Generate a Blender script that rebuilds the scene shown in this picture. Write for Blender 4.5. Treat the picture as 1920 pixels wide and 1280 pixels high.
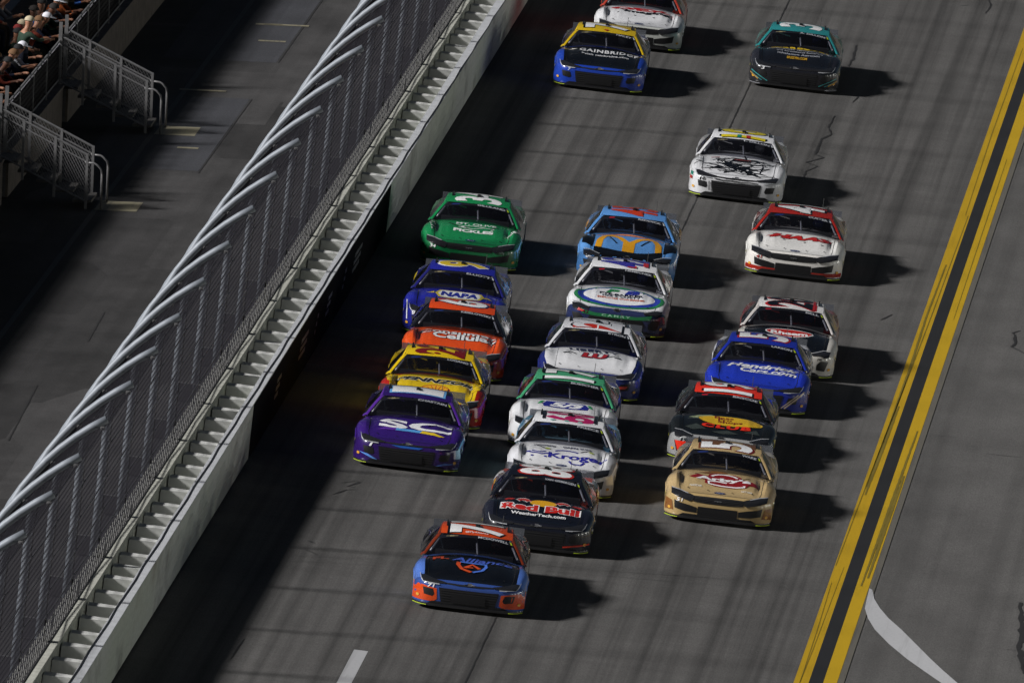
import bpy, bmesh, math, random
import numpy as np
from mathutils import Vector, Matrix, Euler
from mathutils.bvhtree import BVHTree

random.seed(7)
rng = np.random.default_rng(7)
scene = bpy.context.scene
for o in list(bpy.data.objects):
    bpy.data.objects.remove(o)

# ------------------------------------------------------------------ camera
# world frame: x across the track (towards the infield), y along it (away from
# the camera), z normal to the racing surface
F_PX, CX, CY = 32000.0, 960.0, 640.0          # 600 mm lens on a 36 mm frame, 1920 px wide
VPX, VPY = 3226.0, -3654.0                    # where lines along the track meet
ROLL = math.radians(6.5)
_ya = np.array([VPX - CX, -(VPY - CY), -F_PX]); _ya /= np.linalg.norm(_ya)
_za = np.array([math.sin(ROLL), math.cos(ROLL), 0.0]); _za[2] = -(_za[0]*_ya[0] + _za[1]*_ya[1]) / _ya[2]
_za /= np.linalg.norm(_za)
_xa = np.cross(_ya, _za)
RW = np.stack([_xa, _ya, _za], 1)             # camera = RW @ world
CAM_H = 46.0
_d = RW.T @ np.array([870 - CX, -(1140 - CY), -F_PX])
CAM = -_d * (-CAM_H / _d[2])

def ground(u, v, z=0.0):
    """point of the place at height z that the photograph shows at (u, v)"""
    d = RW.T @ np.array([u - CX, -(v - CY), -F_PX])
    return CAM + d * ((z - CAM[2]) / d[2])

cam = bpy.data.cameras.new('camera')
cam.lens = 600.0; cam.sensor_width = 36.0; cam.sensor_fit = 'HORIZONTAL'
cam.clip_start = 5.0; cam.clip_end = 3000.0
cam_ob = bpy.data.objects.new('camera', cam)
scene.collection.objects.link(cam_ob)
M = Matrix([list(RW.T[i]) + [CAM[i]] for i in range(3)] + [[0, 0, 0, 1]])
cam_ob.matrix_world = M
scene.camera = cam_ob

# ------------------------------------------------------------------ light
SUN_EL, SUN_AZ = math.radians(29.5), math.radians(20.0)
SUN_DIR = Vector((-math.cos(SUN_EL)*math.cos(SUN_AZ), -math.cos(SUN_EL)*math.sin(SUN_AZ), math.sin(SUN_EL)))
world = bpy.data.worlds.new('World'); scene.world = world
world.use_nodes = True
wn, wl = world.node_tree.nodes, world.node_tree.links
sky = wn.new('ShaderNodeTexSky'); sky.sky_type = 'NISHITA'; sky.sun_disc = False
sky.sun_elevation = SUN_EL
sky.sun_rotation = math.atan2(SUN_DIR.x, SUN_DIR.y)
bg = wn['Background']; bg.inputs['Strength'].default_value = 0.007
wl.new(sky.outputs['Color'], bg.inputs['Color'])
sun = bpy.data.lights.new('floodlight', 'SUN'); sun.energy = 4.3; sun.angle = math.radians(6.5)
sun.color = (1.0, 0.985, 0.975)
sun_ob = bpy.data.objects.new('floodlight', sun)
sun_ob.rotation_euler = SUN_DIR.to_track_quat('Z', 'Y').to_euler()
scene.collection.objects.link(sun_ob)
scene.view_settings.view_transform = 'Standard'
scene.view_settings.look = 'None'
scene.view_settings.exposure = 0.50
scene.view_settings.gamma = 1.0
scene.cycles.max_bounces = 5
scene.cycles.diffuse_bounces = 2
scene.cycles.glossy_bounces = 3
scene.cycles.transparent_max_bounces = 8
scene.cycles.use_denoising = True

# ------------------------------------------------------------------ helpers
COL = scene.collection
def lin(c):
    """sRGB 0-255 to linear"""
    out = []
    for v in c:
        v = v / 255.0
        out.append(v/12.92 if v <= 0.04045 else ((v + 0.055)/1.055)**2.4)
    return tuple(out)

def mesh_from(name, verts, faces, smooth=False):
    me = bpy.data.meshes.new(name)
    me.from_pydata([tuple(map(float, v)) for v in verts], [], [tuple(map(int, f)) for f in faces])
    me.validate(); me.update()
    if smooth:
        me.polygons.foreach_set('use_smooth', [True]*len(me.polygons))
    return me

def link(name, me, mat=None, parent=None):
    o = bpy.data.objects.new(name, me)
    COL.objects.link(o)
    if parent is not None:
        o.parent = parent
    if mat is not None and me is not None:
        if len(me.materials) == 0:
            me.materials.append(None)
        o.material_slots[0].link = 'OBJECT'
        o.material_slots[0].material = mat
    return o

def empty(name, loc=(0, 0, 0), rz=0.0):
    o = bpy.data.objects.new(name, None); COL.objects.link(o)
    o.empty_display_size = 0.2
    o.location = loc; o.rotation_euler = (0, 0, rz)
    return o

def tag(o, label=None, cat=None, group=None, kind=None):
    if label: o['label'] = label
    if cat: o['category'] = cat
    if group: o['group'] = group
    if kind: o['kind'] = kind
    return o

class MB:
    """collects simple shapes into one mesh"""
    def __init__(s): s.v = []; s.f = []
    def add(s, vs, fs):
        n = len(s.v); s.v.extend([tuple(v) for v in vs]); s.f.extend([tuple(i + n for i in f) for f in fs]); return s
    def box(s, a, b):
        (x0, y0, z0), (x1, y1, z1) = a, b
        return s.add([(x0,y0,z0),(x1,y0,z0),(x1,y1,z0),(x0,y1,z0),(x0,y0,z1),(x1,y0,z1),(x1,y1,z1),(x0,y1,z1)],
                     [(0,3,2,1),(4,5,6,7),(0,1,5,4),(1,2,6,5),(2,3,7,6),(3,0,4,7)])
    def tube(s, pts, r, n=6, cap=True):
        pts = [Vector(p) for p in pts]; rings = []
        rr = r if hasattr(r, '__len__') else [r]*len(pts)
        for i, p in enumerate(pts):
            a = pts[max(i-1, 0)]; b = pts[min(i+1, len(pts)-1)]
            t = (b - a).normalized()
            ref = Vector((0, 0, 1)) if abs(t.z) < 0.9 else Vector((0, 1, 0))
            u = t.cross(ref).normalized(); w = t.cross(u)
            rings.append([p + (u*math.cos(2*math.pi*k/n) + w*math.sin(2*math.pi*k/n))*rr[i] for k in range(n)])
        vs = [q for ring in rings for q in ring]; fs = []
        for i in range(len(pts)-1):
            for k in range(n):
                fs.append((i*n+k, i*n+(k+1) % n, (i+1)*n+(k+1) % n, (i+1)*n+k))
        if cap:
            fs.append(tuple(range(n-1, -1, -1))); m = (len(pts)-1)*n
            fs.append(tuple(range(m, m+n)))
        return s.add(vs, fs)
    def strip(s, a, b, z):
        """flat ribbon between two polylines"""
        vs = [(p[0], p[1], z) for p in a] + [(p[0], p[1], z) for p in b]; n = len(a)
        return s.add(vs, [(i, i+1, n+i+1, n+i) for i in range(n-1)])
    def build(s, name, mat=None, parent=None, smooth=False):
        return link(name, mesh_from(name, s.v, s.f, smooth), mat, parent)

# ------------------------------------------------------------------ materials
MATS = {}
def nodes_of(m):
    m.use_nodes = True
    return m.node_tree.nodes, m.node_tree.links, m.node_tree.nodes['Principled BSDF']

def N(nt, t, **kw):
    n = nt.new(t)
    for k, v in kw.items():
        setattr(n, k, v)
    return n

def plain(name, color, rough=0.5, metal=0.0, noise=0.0, scale=8.0, coat=0.0, spec=0.5, bump=0.0, stretch=(1, 1, 1)):
    key = (name, tuple(round(c, 4) for c in color), rough, metal, noise, scale, coat, spec, bump, stretch)
    if key in MATS: return MATS[key]
    m = bpy.data.materials.new(name); nt, ln, p = nodes_of(m)
    p.inputs['Roughness'].default_value = rough; p.inputs['Metallic'].default_value = metal
    p.inputs['Specular IOR Level'].default_value = spec
    p.inputs['Coat Weight'].default_value = coat; p.inputs['Coat Roughness'].default_value = 0.08
    if noise > 0 or bump > 0:
        tc = N(nt, 'ShaderNodeTexCoord'); mp = N(nt, 'ShaderNodeMapping'); mp.inputs['Scale'].default_value = stretch
        ns = N(nt, 'ShaderNodeTexNoise'); ns.inputs['Scale'].default_value = scale; ns.inputs['Detail'].default_value = 6
        ns.inputs['Roughness'].default_value = 0.65
        ln.new(tc.outputs['Object'], mp.inputs['Vector']); ln.new(mp.outputs['Vector'], ns.inputs['Vector'])
        mx = N(nt, 'ShaderNodeMix', data_type='RGBA')
        mx.inputs[6].default_value = tuple(c*(1-noise) for c in color) + (1,)
        mx.inputs[7].default_value = tuple(min(1, c*(1+noise)) for c in color) + (1,)
        mr = N(nt, 'ShaderNodeMapRange'); mr.inputs[1].default_value = 0.3; mr.inputs[2].default_value = 0.7
        ln.new(ns.outputs['Fac'], mr.inputs[0]); ln.new(mr.outputs[0], mx.inputs[0]); ln.new(mx.outputs[2], p.inputs['Base Color'])
        if bump > 0:
            bp = N(nt, 'ShaderNodeBump'); bp.inputs['Strength'].default_value = bump; bp.inputs['Distance'].default_value = 0.01
            ln.new(ns.outputs['Fac'], bp.inputs['Height']); ln.new(bp.outputs[0], p.inputs['Normal'])
    else:
        p.inputs['Base Color'].default_value = tuple(color) + (1,)
    MATS[key] = m
    return m

def paint(c, rough=0.22, metal=0.0):
    """glossy wrap on a race car: rubber specks and a little dust over the colour"""
    color = lin(c); key = ('paint', c, rough, metal)
    if key in MATS: return MATS[key]
    m = bpy.data.materials.new('car_wrap'); nt, ln, p = nodes_of(m)
    p.inputs['Roughness'].default_value = rough; p.inputs['Metallic'].default_value = metal
    p.inputs['Coat Weight'].default_value = 1.0; p.inputs['Coat Roughness'].default_value = 0.03
    tc = N(nt, 'ShaderNodeTexCoord'); oi = N(nt, 'ShaderNodeObjectInfo')
    ad = N(nt, 'ShaderNodeVectorMath', operation='ADD'); ln.new(tc.outputs['Object'], ad.inputs[0])
    sc = N(nt, 'ShaderNodeVectorMath', operation='SCALE'); sc.inputs[3].default_value = 40.0
    ln.new(oi.outputs['Location'], sc.inputs[0]); ln.new(sc.outputs[0], ad.inputs[1])
    n1 = N(nt, 'ShaderNodeTexNoise'); n1.inputs['Scale'].default_value = 3.0; n1.inputs['Detail'].default_value = 5
    n2 = N(nt, 'ShaderNodeTexNoise'); n2.inputs['Scale'].default_value = 38.0; n2.inputs['Detail'].default_value = 3
    for n_ in (n1, n2): ln.new(ad.outputs[0], n_.inputs['Vector'])
    r1 = N(nt, 'ShaderNodeMapRange'); r1.inputs[1].default_value = 0.35; r1.inputs[2].default_value = 0.75; r1.inputs[3].default_value = 0.0; r1.inputs[4].default_value = 0.12
    r2 = N(nt, 'ShaderNodeMapRange'); r2.inputs[1].default_value = 0.66; r2.inputs[2].default_value = 0.72; r2.inputs[3].default_value = 0.0; r2.inputs[4].default_value = 0.5
    ln.new(n1.outputs['Fac'], r1.inputs[0]); ln.new(n2.outputs['Fac'], r2.inputs[0])
    mxf = N(nt, 'ShaderNodeMath', operation='MAXIMUM'); ln.new(r1.outputs[0], mxf.inputs[0]); ln.new(r2.outputs[0], mxf.inputs[1])
    mx = N(nt, 'ShaderNodeMix', data_type='RGBA'); ln.new(mxf.outputs[0], mx.inputs[0])
    mx.inputs[6].default_value = color + (1,)
    mx.inputs[7].default_value = tuple(0.55*v + 0.012 for v in color) + (1,)
    ln.new(mx.outputs[2], p.inputs['Base Color'])
    ra = N(nt, 'ShaderNodeMath', operation='ADD'); ra.inputs[1].default_value = rough; ln.new(r1.outputs[0], ra.inputs[0]); ln.new(ra.outputs[0], p.inputs['Roughness'])
    MATS[key] = m
    return m

def asphalt(name, base, var=0.25, streak=0.3, warm=(1, 1, 1), lateral=True, patch=0.0):
    m = bpy.data.materials.new(name); nt, ln, p = nodes_of(m)
    tc = N(nt, 'ShaderNodeTexCoord')
    def noise(sc, scale, detail=6, rough=0.6):
        mp = N(nt, 'ShaderNodeMapping'); mp.inputs['Scale'].default_value = sc; ln.new(tc.outputs['Object'], mp.inputs['Vector'])
        n = N(nt, 'ShaderNodeTexNoise'); n.inputs['Scale'].default_value = scale; n.inputs['Detail'].default_value = detail
        n.inputs['Roughness'].default_value = rough; ln.new(mp.outputs[0], n.inputs['Vector']); return n
    def rng_(n, a, b, c, d):
        r = N(nt, 'ShaderNodeMapRange'); r.inputs[1].default_value = a; r.inputs[2].default_value = b
        r.inputs[3].default_value = c; r.inputs[4].default_value = d; ln.new(n.outputs[0], r.inputs[0]); return r
    def mul(a, b):
        q = N(nt, 'ShaderNodeMath', operation='MULTIPLY'); ln.new(a.outputs[0], q.inputs[0]); ln.new(b.outputs[0], q.inputs[1]); return q
    f = rng_(noise((1, 0.35, 1), 0.9, 5), 0.3, 0.7, 1 - var, 1 + var)          # broad blotches
    f = mul(f, rng_(noise((1, 0.17, 1), 34.0, 4, 0.85), 0.28, 0.72, 0.66, 1.34))      # stone grain
    f = mul(f, rng_(noise((2.6, 0.012, 1), 1.0, 5, 0.6), 0.42, 0.66, 1.0 + streak*0.4, 1 - streak))   # lane rubber, and fence-cable shadow stripes painted into the colour
    if lateral:
        f = mul(f, rng_(noise((0.06, 1.6, 1), 1.0, 6, 0.75), 0.35, 0.62, 1.04, 0.93))   # faint darker bands across
    if patch:
        vo = N(nt, 'ShaderNodeTexVoronoi', distance='CHEBYCHEV'); mp = N(nt, 'ShaderNodeMapping'); mp.inputs['Scale'].default_value = (0.42, 0.12, 0.0)
        ln.new(tc.outputs['Object'], mp.inputs['Vector']); ln.new(mp.outputs[0], vo.inputs['Vector']); vo.inputs['Scale'].default_value = 1.0
        vo.inputs['Randomness'].default_value = 0.6
        sp = N(nt, 'ShaderNodeSeparateColor'); ln.new(vo.outputs['Color'], sp.inputs[0])
        f = mul(f, rng_(sp, 0, 1, 1 - patch, 1 + patch))
    vm = N(nt, 'ShaderNodeVectorMath', operation='SCALE'); vm.inputs[0].default_value = tuple(base*w for w in warm)
    ln.new(f.outputs[0], vm.inputs[3]); ln.new(vm.outputs[0], p.inputs['Base Color'])
    p.inputs['Roughness'].default_value = 0.8; p.inputs['Specular IOR Level'].default_value = 0.25
    bp = N(nt, 'ShaderNodeBump'); bp.inputs['Strength'].default_value = 0.35; bp.inputs['Distance'].default_value = 0.01
    g = noise((1, 1, 1), 60.0, 3, 0.7); ln.new(g.outputs[0], bp.inputs['Height']); ln.new(bp.outputs[0], p.inputs['Normal'])
    return m

def worn_paint(name, color, wear=0.35, under=(0.05, 0.05, 0.05), scuff=0.0):
    m = bpy.data.materials.new(name); nt, ln, p = nodes_of(m)
    tc = N(nt, 'ShaderNodeTexCoord')
    def noise(sc, scale, a, b, c, d):
        mp = N(nt, 'ShaderNodeMapping'); mp.inputs['Scale'].default_value = sc; ln.new(tc.outputs['Object'], mp.inputs['Vector'])
        n = N(nt, 'ShaderNodeTexNoise'); n.inputs['Scale'].default_value = scale; n.inputs['Detail'].default_value = 6; n.inputs['Roughness'].default_value = 0.7
        ln.new(mp.outputs[0], n.inputs['Vector'])
        r = N(nt, 'ShaderNodeMapRange'); r.inputs[1].default_value = a; r.inputs[2].default_value = b; r.inputs[3].default_value = c; r.inputs[4].default_value = d
        ln.new(n.outputs['Fac'], r.inputs[0]); return r
    a = noise((6, 0.15, 1), 1.0, 0.52, 0.68, 0.0, wear)
    b = noise((1, 1, 1), 14.0, 0.5, 0.75, 0.0, wear*0.8)
    q = N(nt, 'ShaderNodeMath', operation='MAXIMUM'); ln.new(a.outputs[0], q.inputs[0]); ln.new(b.outputs[0], q.inputs[1])
    if scuff:
        c_ = noise((9, 0.07, 1), 1.0, 0.55, 0.66, 0.0, scuff)
        q2 = N(nt, 'ShaderNodeMath', operation='MAXIMUM'); ln.new(q.outputs[0], q2.inputs[0]); ln.new(c_.outputs[0], q2.inputs[1]); q = q2
    mx = N(nt, 'ShaderNodeMix', data_type='RGBA'); ln.new(q.outputs[0], mx.inputs[0])
    mx.inputs[6].default_value = tuple(color) + (1,); mx.inputs[7].default_value = tuple(under) + (1,)
    ln.new(mx.outputs[2], p.inputs['Base Color']); p.inputs['Roughness'].default_value = 0.6
    return m

def barrier_paint(name, color, stain=0.5):
    """painted wall, streaked by tyres: dark and rusty smears that run along and down it"""
    m = bpy.data.materials.new(name); nt, ln, p = nodes_of(m)
    tc = N(nt, 'ShaderNodeTexCoord')
    def noise(sc, scale, a, b, c, d, det=6):
        mp = N(nt, 'ShaderNodeMapping'); mp.inputs['Scale'].default_value = sc; ln.new(tc.outputs['Object'], mp.inputs['Vector'])
        n = N(nt, 'ShaderNodeTexNoise'); n.inputs['Scale'].default_value = scale; n.inputs['Detail'].default_value = det; n.inputs['Roughness'].default_value = 0.65
        ln.new(mp.outputs[0], n.inputs['Vector'])
        r = N(nt, 'ShaderNodeMapRange'); r.inputs[1].default_value = a; r.inputs[2].default_value = b; r.inputs[3].default_value = c; r.inputs[4].default_value = d
        ln.new(n.outputs['Fac'], r.inputs[0]); return r
    smear = noise((1, 0.30, 0.5), 1.0, 0.54, 0.72, 0.0, stain)
    tint = noise((1, 0.11, 0.2), 1.0, 0.45, 0.6, 0.0, 1.0, 2)
    rust = noise((1, 0.16, 0.35), 1.0, 0.58, 0.68, 0.0, 0.45)
    grain = noise((1, 2.0, 6.0), 2.2, 0.3, 0.75, 0.86, 1.08)
    ca = N(nt, 'ShaderNodeMix', data_type='RGBA'); ln.new(tint.outputs[0], ca.inputs[0])
    ca.inputs[6].default_value = tuple(color) + (1,); ca.inputs[7].default_value = (color[0]*0.94, color[1]*0.97, color[2]*0.9, 1)
    cb = N(nt, 'ShaderNodeMix', data_type='RGBA'); ln.new(smear.outputs[0], cb.inputs[0]); 
    cr_ = N(nt, 'ShaderNodeMix', data_type='RGBA'); ln.new(rust.outputs[0], cr_.inputs[0]); ln.new(ca.outputs[2], cr_.inputs[6]); cr_.inputs[7].default_value = (0.20, 0.15, 0.10, 1)
    ln.new(cr_.outputs[2], cb.inputs[6]); cb.inputs[7].default_value = (0.045, 0.04, 0.035, 1)
    sc = N(nt, 'ShaderNodeVectorMath', operation='SCALE'); ln.new(cb.outputs[2], sc.inputs[0]); ln.new(grain.outputs[0], sc.inputs[3])
    ln.new(sc.outputs[0], p.inputs['Base Color']); p.inputs['Roughness'].default_value = 0.65
    return m

M_TRACK = asphalt('track_asphalt', 0.080, 0.14, 0.46, (1.035, 0.995, 0.955))
M_APRON = asphalt('apron_asphalt', 0.080, 0.16, 0.16, (1.03, 0.992, 0.955), lateral=False)
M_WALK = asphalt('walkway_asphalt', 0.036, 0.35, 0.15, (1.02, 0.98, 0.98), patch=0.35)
M_YELLOW = worn_paint('yellow_line_paint', lin((178, 142, 6)), 0.22, (0.12, 0.095, 0.02), scuff=0.15)
M_YELLOW2 = worn_paint('yellow_line_paint_fresh', lin((180, 145, 6)), 0.18, (0.10, 0.08, 0.02))
M_BLACKLINE = worn_paint('black_line_paint', (0.012, 0.012, 0.013), 0.1, (0.05, 0.05, 0.05))
M_WHITELINE = worn_paint('white_line_paint', (0.42, 0.42, 0.43), 0.35, (0.10, 0.10, 0.10))
M_SEAL = plain('tar', (0.016, 0.015, 0.015), 0.6)
M_PALE = worn_paint('pale_joint_concrete', (0.115, 0.105, 0.085), 0.7, (0.06, 0.058, 0.053))
M_STEELWALL = barrier_paint('barrier_face_paint', (0.51, 0.53, 0.49), 0.7)
M_WALLTOP = plain('barrier_top_paint', (0.52, 0.53, 0.55), 0.45, noise=0.12, scale=3)
M_FOAM = plain('foam', (0.50, 0.50, 0.48), 0.9, noise=0.12, scale=5)
M_CONC = plain('concrete', (0.40, 0.40, 0.35), 0.85, noise=0.22, scale=4, bump=0.3)
M_CONC_OLD = plain('old_concrete', (0.20, 0.17, 0.145), 0.9, noise=0.3, scale=3, bump=0.4)
M_GALV = plain('galvanised_pipe', (0.19, 0.208, 0.235), 0.55, 0.1, noise=0.14, scale=6)
M_WIRE = plain('fence_wire', (0.036, 0.034, 0.043), 0.5, 0.5)
M_MESHLOW = plain('bright_wire', (0.36, 0.355, 0.34), 0.45, 0.2)
M_CABLE = plain('steel_cable', (0.06, 0.058, 0.065), 0.5, 0.6)
M_DARKSTEEL = plain('dark_steel', (0.035, 0.033, 0.036), 0.6, 0.3)
M_RAIL = plain('rail_steel', (0.20, 0.197, 0.20), 0.45, 0.4, noise=0.2, scale=9)
M_BLACK = plain('black_plastic', (0.006, 0.006, 0.007), 0.5)
M_RUBBER = plain('tyre_rubber', (0.012, 0.012, 0.012), 0.75)

# ------------------------------------------------------------------ setting: ground, track, apron, lines
def sheet(name, x0, x1, y0, y1, z, mat, kind='structure', parent=None, nx=1, ny=1):
    m = MB()
    for i in range(nx):
        for j in range(ny):
            xa, xb = x0 + (x1-x0)*i/nx, x0 + (x1-x0)*(i+1)/nx
            ya, yb = y0 + (y1-y0)*j/ny, y0 + (y1-y0)*(j+1)/ny
            m.add([(xa, ya, z), (xb, ya, z), (xb, yb, z), (xa, yb, z)], [(0, 1, 2, 3)])
    o = m.build(name, mat, parent)
    if parent is None and kind: o['kind'] = kind
    return o

gr = sheet('ground', -900, 900, -420, 1500, -3.0, plain('infield_ground', (0.05, 0.06, 0.03), 0.95, noise=0.4, scale=0.4))
tag(gr, 'dark ground of the speedway around the track')
track = sheet('track', -5.05, 6.72, -120, 320, 0.0, M_TRACK)
tag(track, 'grey asphalt racing surface under the pack of cars')
apron = sheet('apron', 6.72, 60.0, -120, 320, -0.004, M_APRON)
tag(apron, 'plain grey asphalt apron inside the yellow lines')
sheet('yellow_line', 5.95, 6.20, -120, 320, 0.004, M_YELLOW, parent=track)
sheet('black_line', 6.20, 6.44, -120, 320, 0.0045, M_BLACKLINE, parent=track)
sheet('yellow_line', 6.44, 6.67, -120, 320, 0.004, M_YELLOW2, parent=track)
sheet('joint_strip', 6.675, 6.785, -120, 320, 0.0055, M_PALE, parent=track)
for y1 in (-5.9, -17.9, -29.9):
    sheet('lane_dash', -1.45, -1.21, y1 - 3.9, y1, 0.004, M_WHITELINE, parent=track)
# lane-edge seam down the middle of the racing surface
def ribbon(name, pts, w, mat, parent, z=0.004, jitter=0.0, taper=True):
    P = []
    for a, b in zip(pts[:-1], pts[1:]):
        n = max(2, int(math.dist(a, b) / 0.25))
        for k in range(n): P.append((a[0] + (b[0]-a[0])*k/n, a[1] + (b[1]-a[1])*k/n))
    P.append(pts[-1])
    L, R_ = [], []
    for i, p in enumerate(P):
        a = P[max(i-1, 0)]; b = P[min(i+1, len(P)-1)]
        dx, dy = b[0]-a[0], b[1]-a[1]; l = math.hypot(dx, dy) or 1
        nx, ny = -dy/l, dx/l
        t = i/(len(P)-1)
        ww = w*(0.55 + 0.45*math.sin(math.pi*t) if taper else 1.0)*(1 + jitter*random.uniform(-1, 1))*0.5
        jx, jy = random.uniform(-1, 1)*jitter*w*0.7, random.uniform(-1, 1)*jitter*w*0.9
        L.append((p[0]+nx*ww+jx, p[1]+ny*ww+jy)); R_.append((p[0]-nx*ww+jx, p[1]-ny*ww+jy))
    return MB().strip(L, R_, z).build(name, mat, parent)
ribbon('seam', [(0.62, -30), (0.60, 0), (0.64, 40), (0.58, 90), (0.6, 150)], 0.03, M_SEAL, track, jitter=0.25, taper=False)
def px(pts): return [tuple(ground(u, v)[:2]) for u, v in pts]
# tar-sealed cracks in the asphalt
for pts, w in [
    ([(1565, 218), (1553, 240), (1560, 252), (1540, 262), (1533, 282), (1528, 290), (1545, 296), (1512, 305), (1533, 312), (1510, 322), (1505, 342)], 0.05),
    ([(1530, 285), (1560, 292), (1620, 302)], 0.02),
    ([(1855, 0), (1858, 12), (1852, 20), (1848, 26)], 0.05), ([(1800, 12), (1818, 10)], 0.04),
    ([(1606, 85), (1600, 110), (1590, 125)], 0.06), ([(1614, 176), (1606, 186), (1598, 193)], 0.035),
    ([(1672, 590), (1658, 597), (1652, 600)], 0.05),
    ([(1912, 620), (1900, 624), (1905, 640), (1897, 650), (1920, 662)], 0.07),
    ([(1912, 1128), (1914, 1150), (1916, 1195), (1910, 1215), (1917, 1240), (1920, 1262)], 0.10),
    ([(1882, 1216), (1908, 1218)], 0.02), ([(1728, 814), (1800, 820)], 0.02), ([(1850, 850), (1920, 858)], 0.02),
    ([(1840, 838), (1800, 834)], 0.012),
    ([(640, 905), (665, 902), (675, 904), (650, 912), (668, 914)], 0.03), ([(622, 927), (650, 918), (670, 917)], 0.03),
    ([(578, 1013), (590, 1018)], 0.05), ([(574, 1030), (596, 1040)], 0.04),
    ([(458, 1197), (445, 1215), (432, 1236)], 0.035),
    ([(1490, 1093), (1320, 1082), (1150, 1071), (1000, 1058)], 0.014), ([(1490, 1106), (1310, 1094), (1000, 1068)], 0.014),
    ([(700, 1048), (540, 1041)], 0.014), ([(700, 1059), (540, 1051)], 0.014),
]:
    ribbon('crack', px(pts), w, M_SEAL, track if pts[0][0] < 1700 else apron, z=0.006 if pts[0][0] < 1700 else 0.003, jitter=0.35)
M_TYREMARK = worn_paint('tyre_mark_on_paint', (0.16, 0.115, 0.012), 0.7, (0.22, 0.16, 0.014))
for pts, w in [([(6.06, 52), (6.03, 44), (6.06, 36), (6.05, 28), (6.02, 20)], 0.045), ([(6.16, 60), (6.12, 44), (6.06, 30), (6.0, 18), (5.97, 10)], 0.018),
               ([(6.10, 31), (6.08, 25), (6.05, 19)], 0.05), ([(6.00, 8), (6.04, 2), (6.06, -6)], 0.012), ([(6.12, 10), (6.08, 0), (6.02, -8)], 0.010),
               ([(6.60, 28), (6.57, 20), (6.55, 13), (6.53, 8)], 0.05), ([(6.63, 22), (6.61, 15), (6.60, 9)], 0.06), ([(6.55, 70), (6.57, 44)], 0.012),
               ([(6.08, 90), (6.06, 74), (6.10, 60)], 0.014)]:
    ribbon('tyre_mark', pts, w, M_TYREMARK, track, z=0.0075, jitter=0.08)
# white pit-lane line that curves away from the yellow lines
edge_l = [(6.685, 7.85), (6.70, 6.6), (6.72, 5.5), (6.83, 4.4), (7.01, 3.23), (7.33, 1.8), (7.71, 0.4), (8.06, -0.7), (8.41, -1.77), (9.1, -3.6), (10.1, -6.0)]
edge_r = [(6.74, 7.75), (6.83, 6.7), (6.98, 5.72), (7.18, 4.7), (7.46, 3.6), (7.80, 2.1), (8.11, 0.72), (8.38, -0.4), (8.68, -1.56), (9.36, -3.4), (10.4, -5.8)]
o = MB().strip(edge_l, edge_r, 0.0065).build('pit_line', M_WHITELINE, apron)

# ------------------------------------------------------------------ barrier along the wall
YA, YB = -70.0, 130.0
bar = empty('steel_barrier', (-5.1, 0, 0))
tag(bar, 'pale steel and foam barrier lining the outside of the track', 'barrier')
off = Vector((5.1, 0, 0))
# tube panels, 7.3 m each, a dark gap between them
PAN = 7.32
y = -70.0
M_BANNER = plain('black_banner', (0.006, 0.006, 0.007), 1.0, noise=0.2, scale=5, spec=0.05)
panel_tops = []
def panel_mesh(x0, x1, z0, z1, ya, yb):
    b = MB()
    # four horizontal tubes stacked, with a shallow groove between them
    prof = [(x1, z0), (x0, z0), (x0, z1 - 0.012), (x0 + 0.012, z1), (x1 - 0.012, z1), (x1, z1 - 0.012)]
    h = (z1 - z0)/4
    for k in range(3, 0, -1):
        zc = z0 + h*k
        prof += [(x1, zc + 0.008), (x1 - 0.006, zc), (x1, zc - 0.008)]
    n = len(prof)
    vs = [(px_, ya, pz) for px_, pz in prof] + [(px_, yb, pz) for px_, pz in prof]
    fs = [(i, (i+1) % n, n + (i+1) % n, n + i) for i in range(n)] + [tuple(range(n-1, -1, -1)), tuple(range(n, 2*n))]
    return b.add(vs, fs)
k = 0
while y < YB:
    b = panel_mesh(-5.17, -4.99, 0.03, 1.045, y + 0.01, y + PAN - 0.01)
    p_ = b.build('steel_panel', M_STEELWALL, bar); p_.location = off
    c = MB().box((-5.172, y + 0.01, 1.046), (-4.992, y + PAN - 0.012, 1.052)).build('top_cap', M_WALLTOP, p_)
    y += PAN; k += 1
# black advertising banner fixed to the face
by0, by1 = ground(458, 862)[1], ground(716, 440)[1]
MB().box((-4.988, by0, 0.04), (-4.980, by1, 1.03)).build('banner', M_BANNER, bar).location = off
pts_ = []  # thin dark tube added as the shadow of a sagging fence cable
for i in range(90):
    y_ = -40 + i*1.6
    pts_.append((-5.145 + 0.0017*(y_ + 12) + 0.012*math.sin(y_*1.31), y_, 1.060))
MB().tube(pts_, 0.011, 5).build('cable_shadow_line', M_CABLE, bar, True).location = off
M_MARK = plain('dull_grey_print', (0.045, 0.047, 0.055), 0.6, noise=0.5, scale=9)
for (u, v), L_ in (((668, 492), 2.2), ((613, 578), 1.3), ((566, 655), 2.0), ((518, 733), 1.3), ((640, 530), 0.8), ((590, 615), 0.7)):
    yc = ground(u, v, 0.5)[1]
    for k in range(3):
        q = MB().box((-4.980, yc - L_/2 + 0.2*k, 0.42 + 0.13*k), (-4.977, yc + L_/2 - 0.25*(2-k), 0.50 + 0.13*k)).build('banner_print', M_MARK, bar); q.location = off
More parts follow.
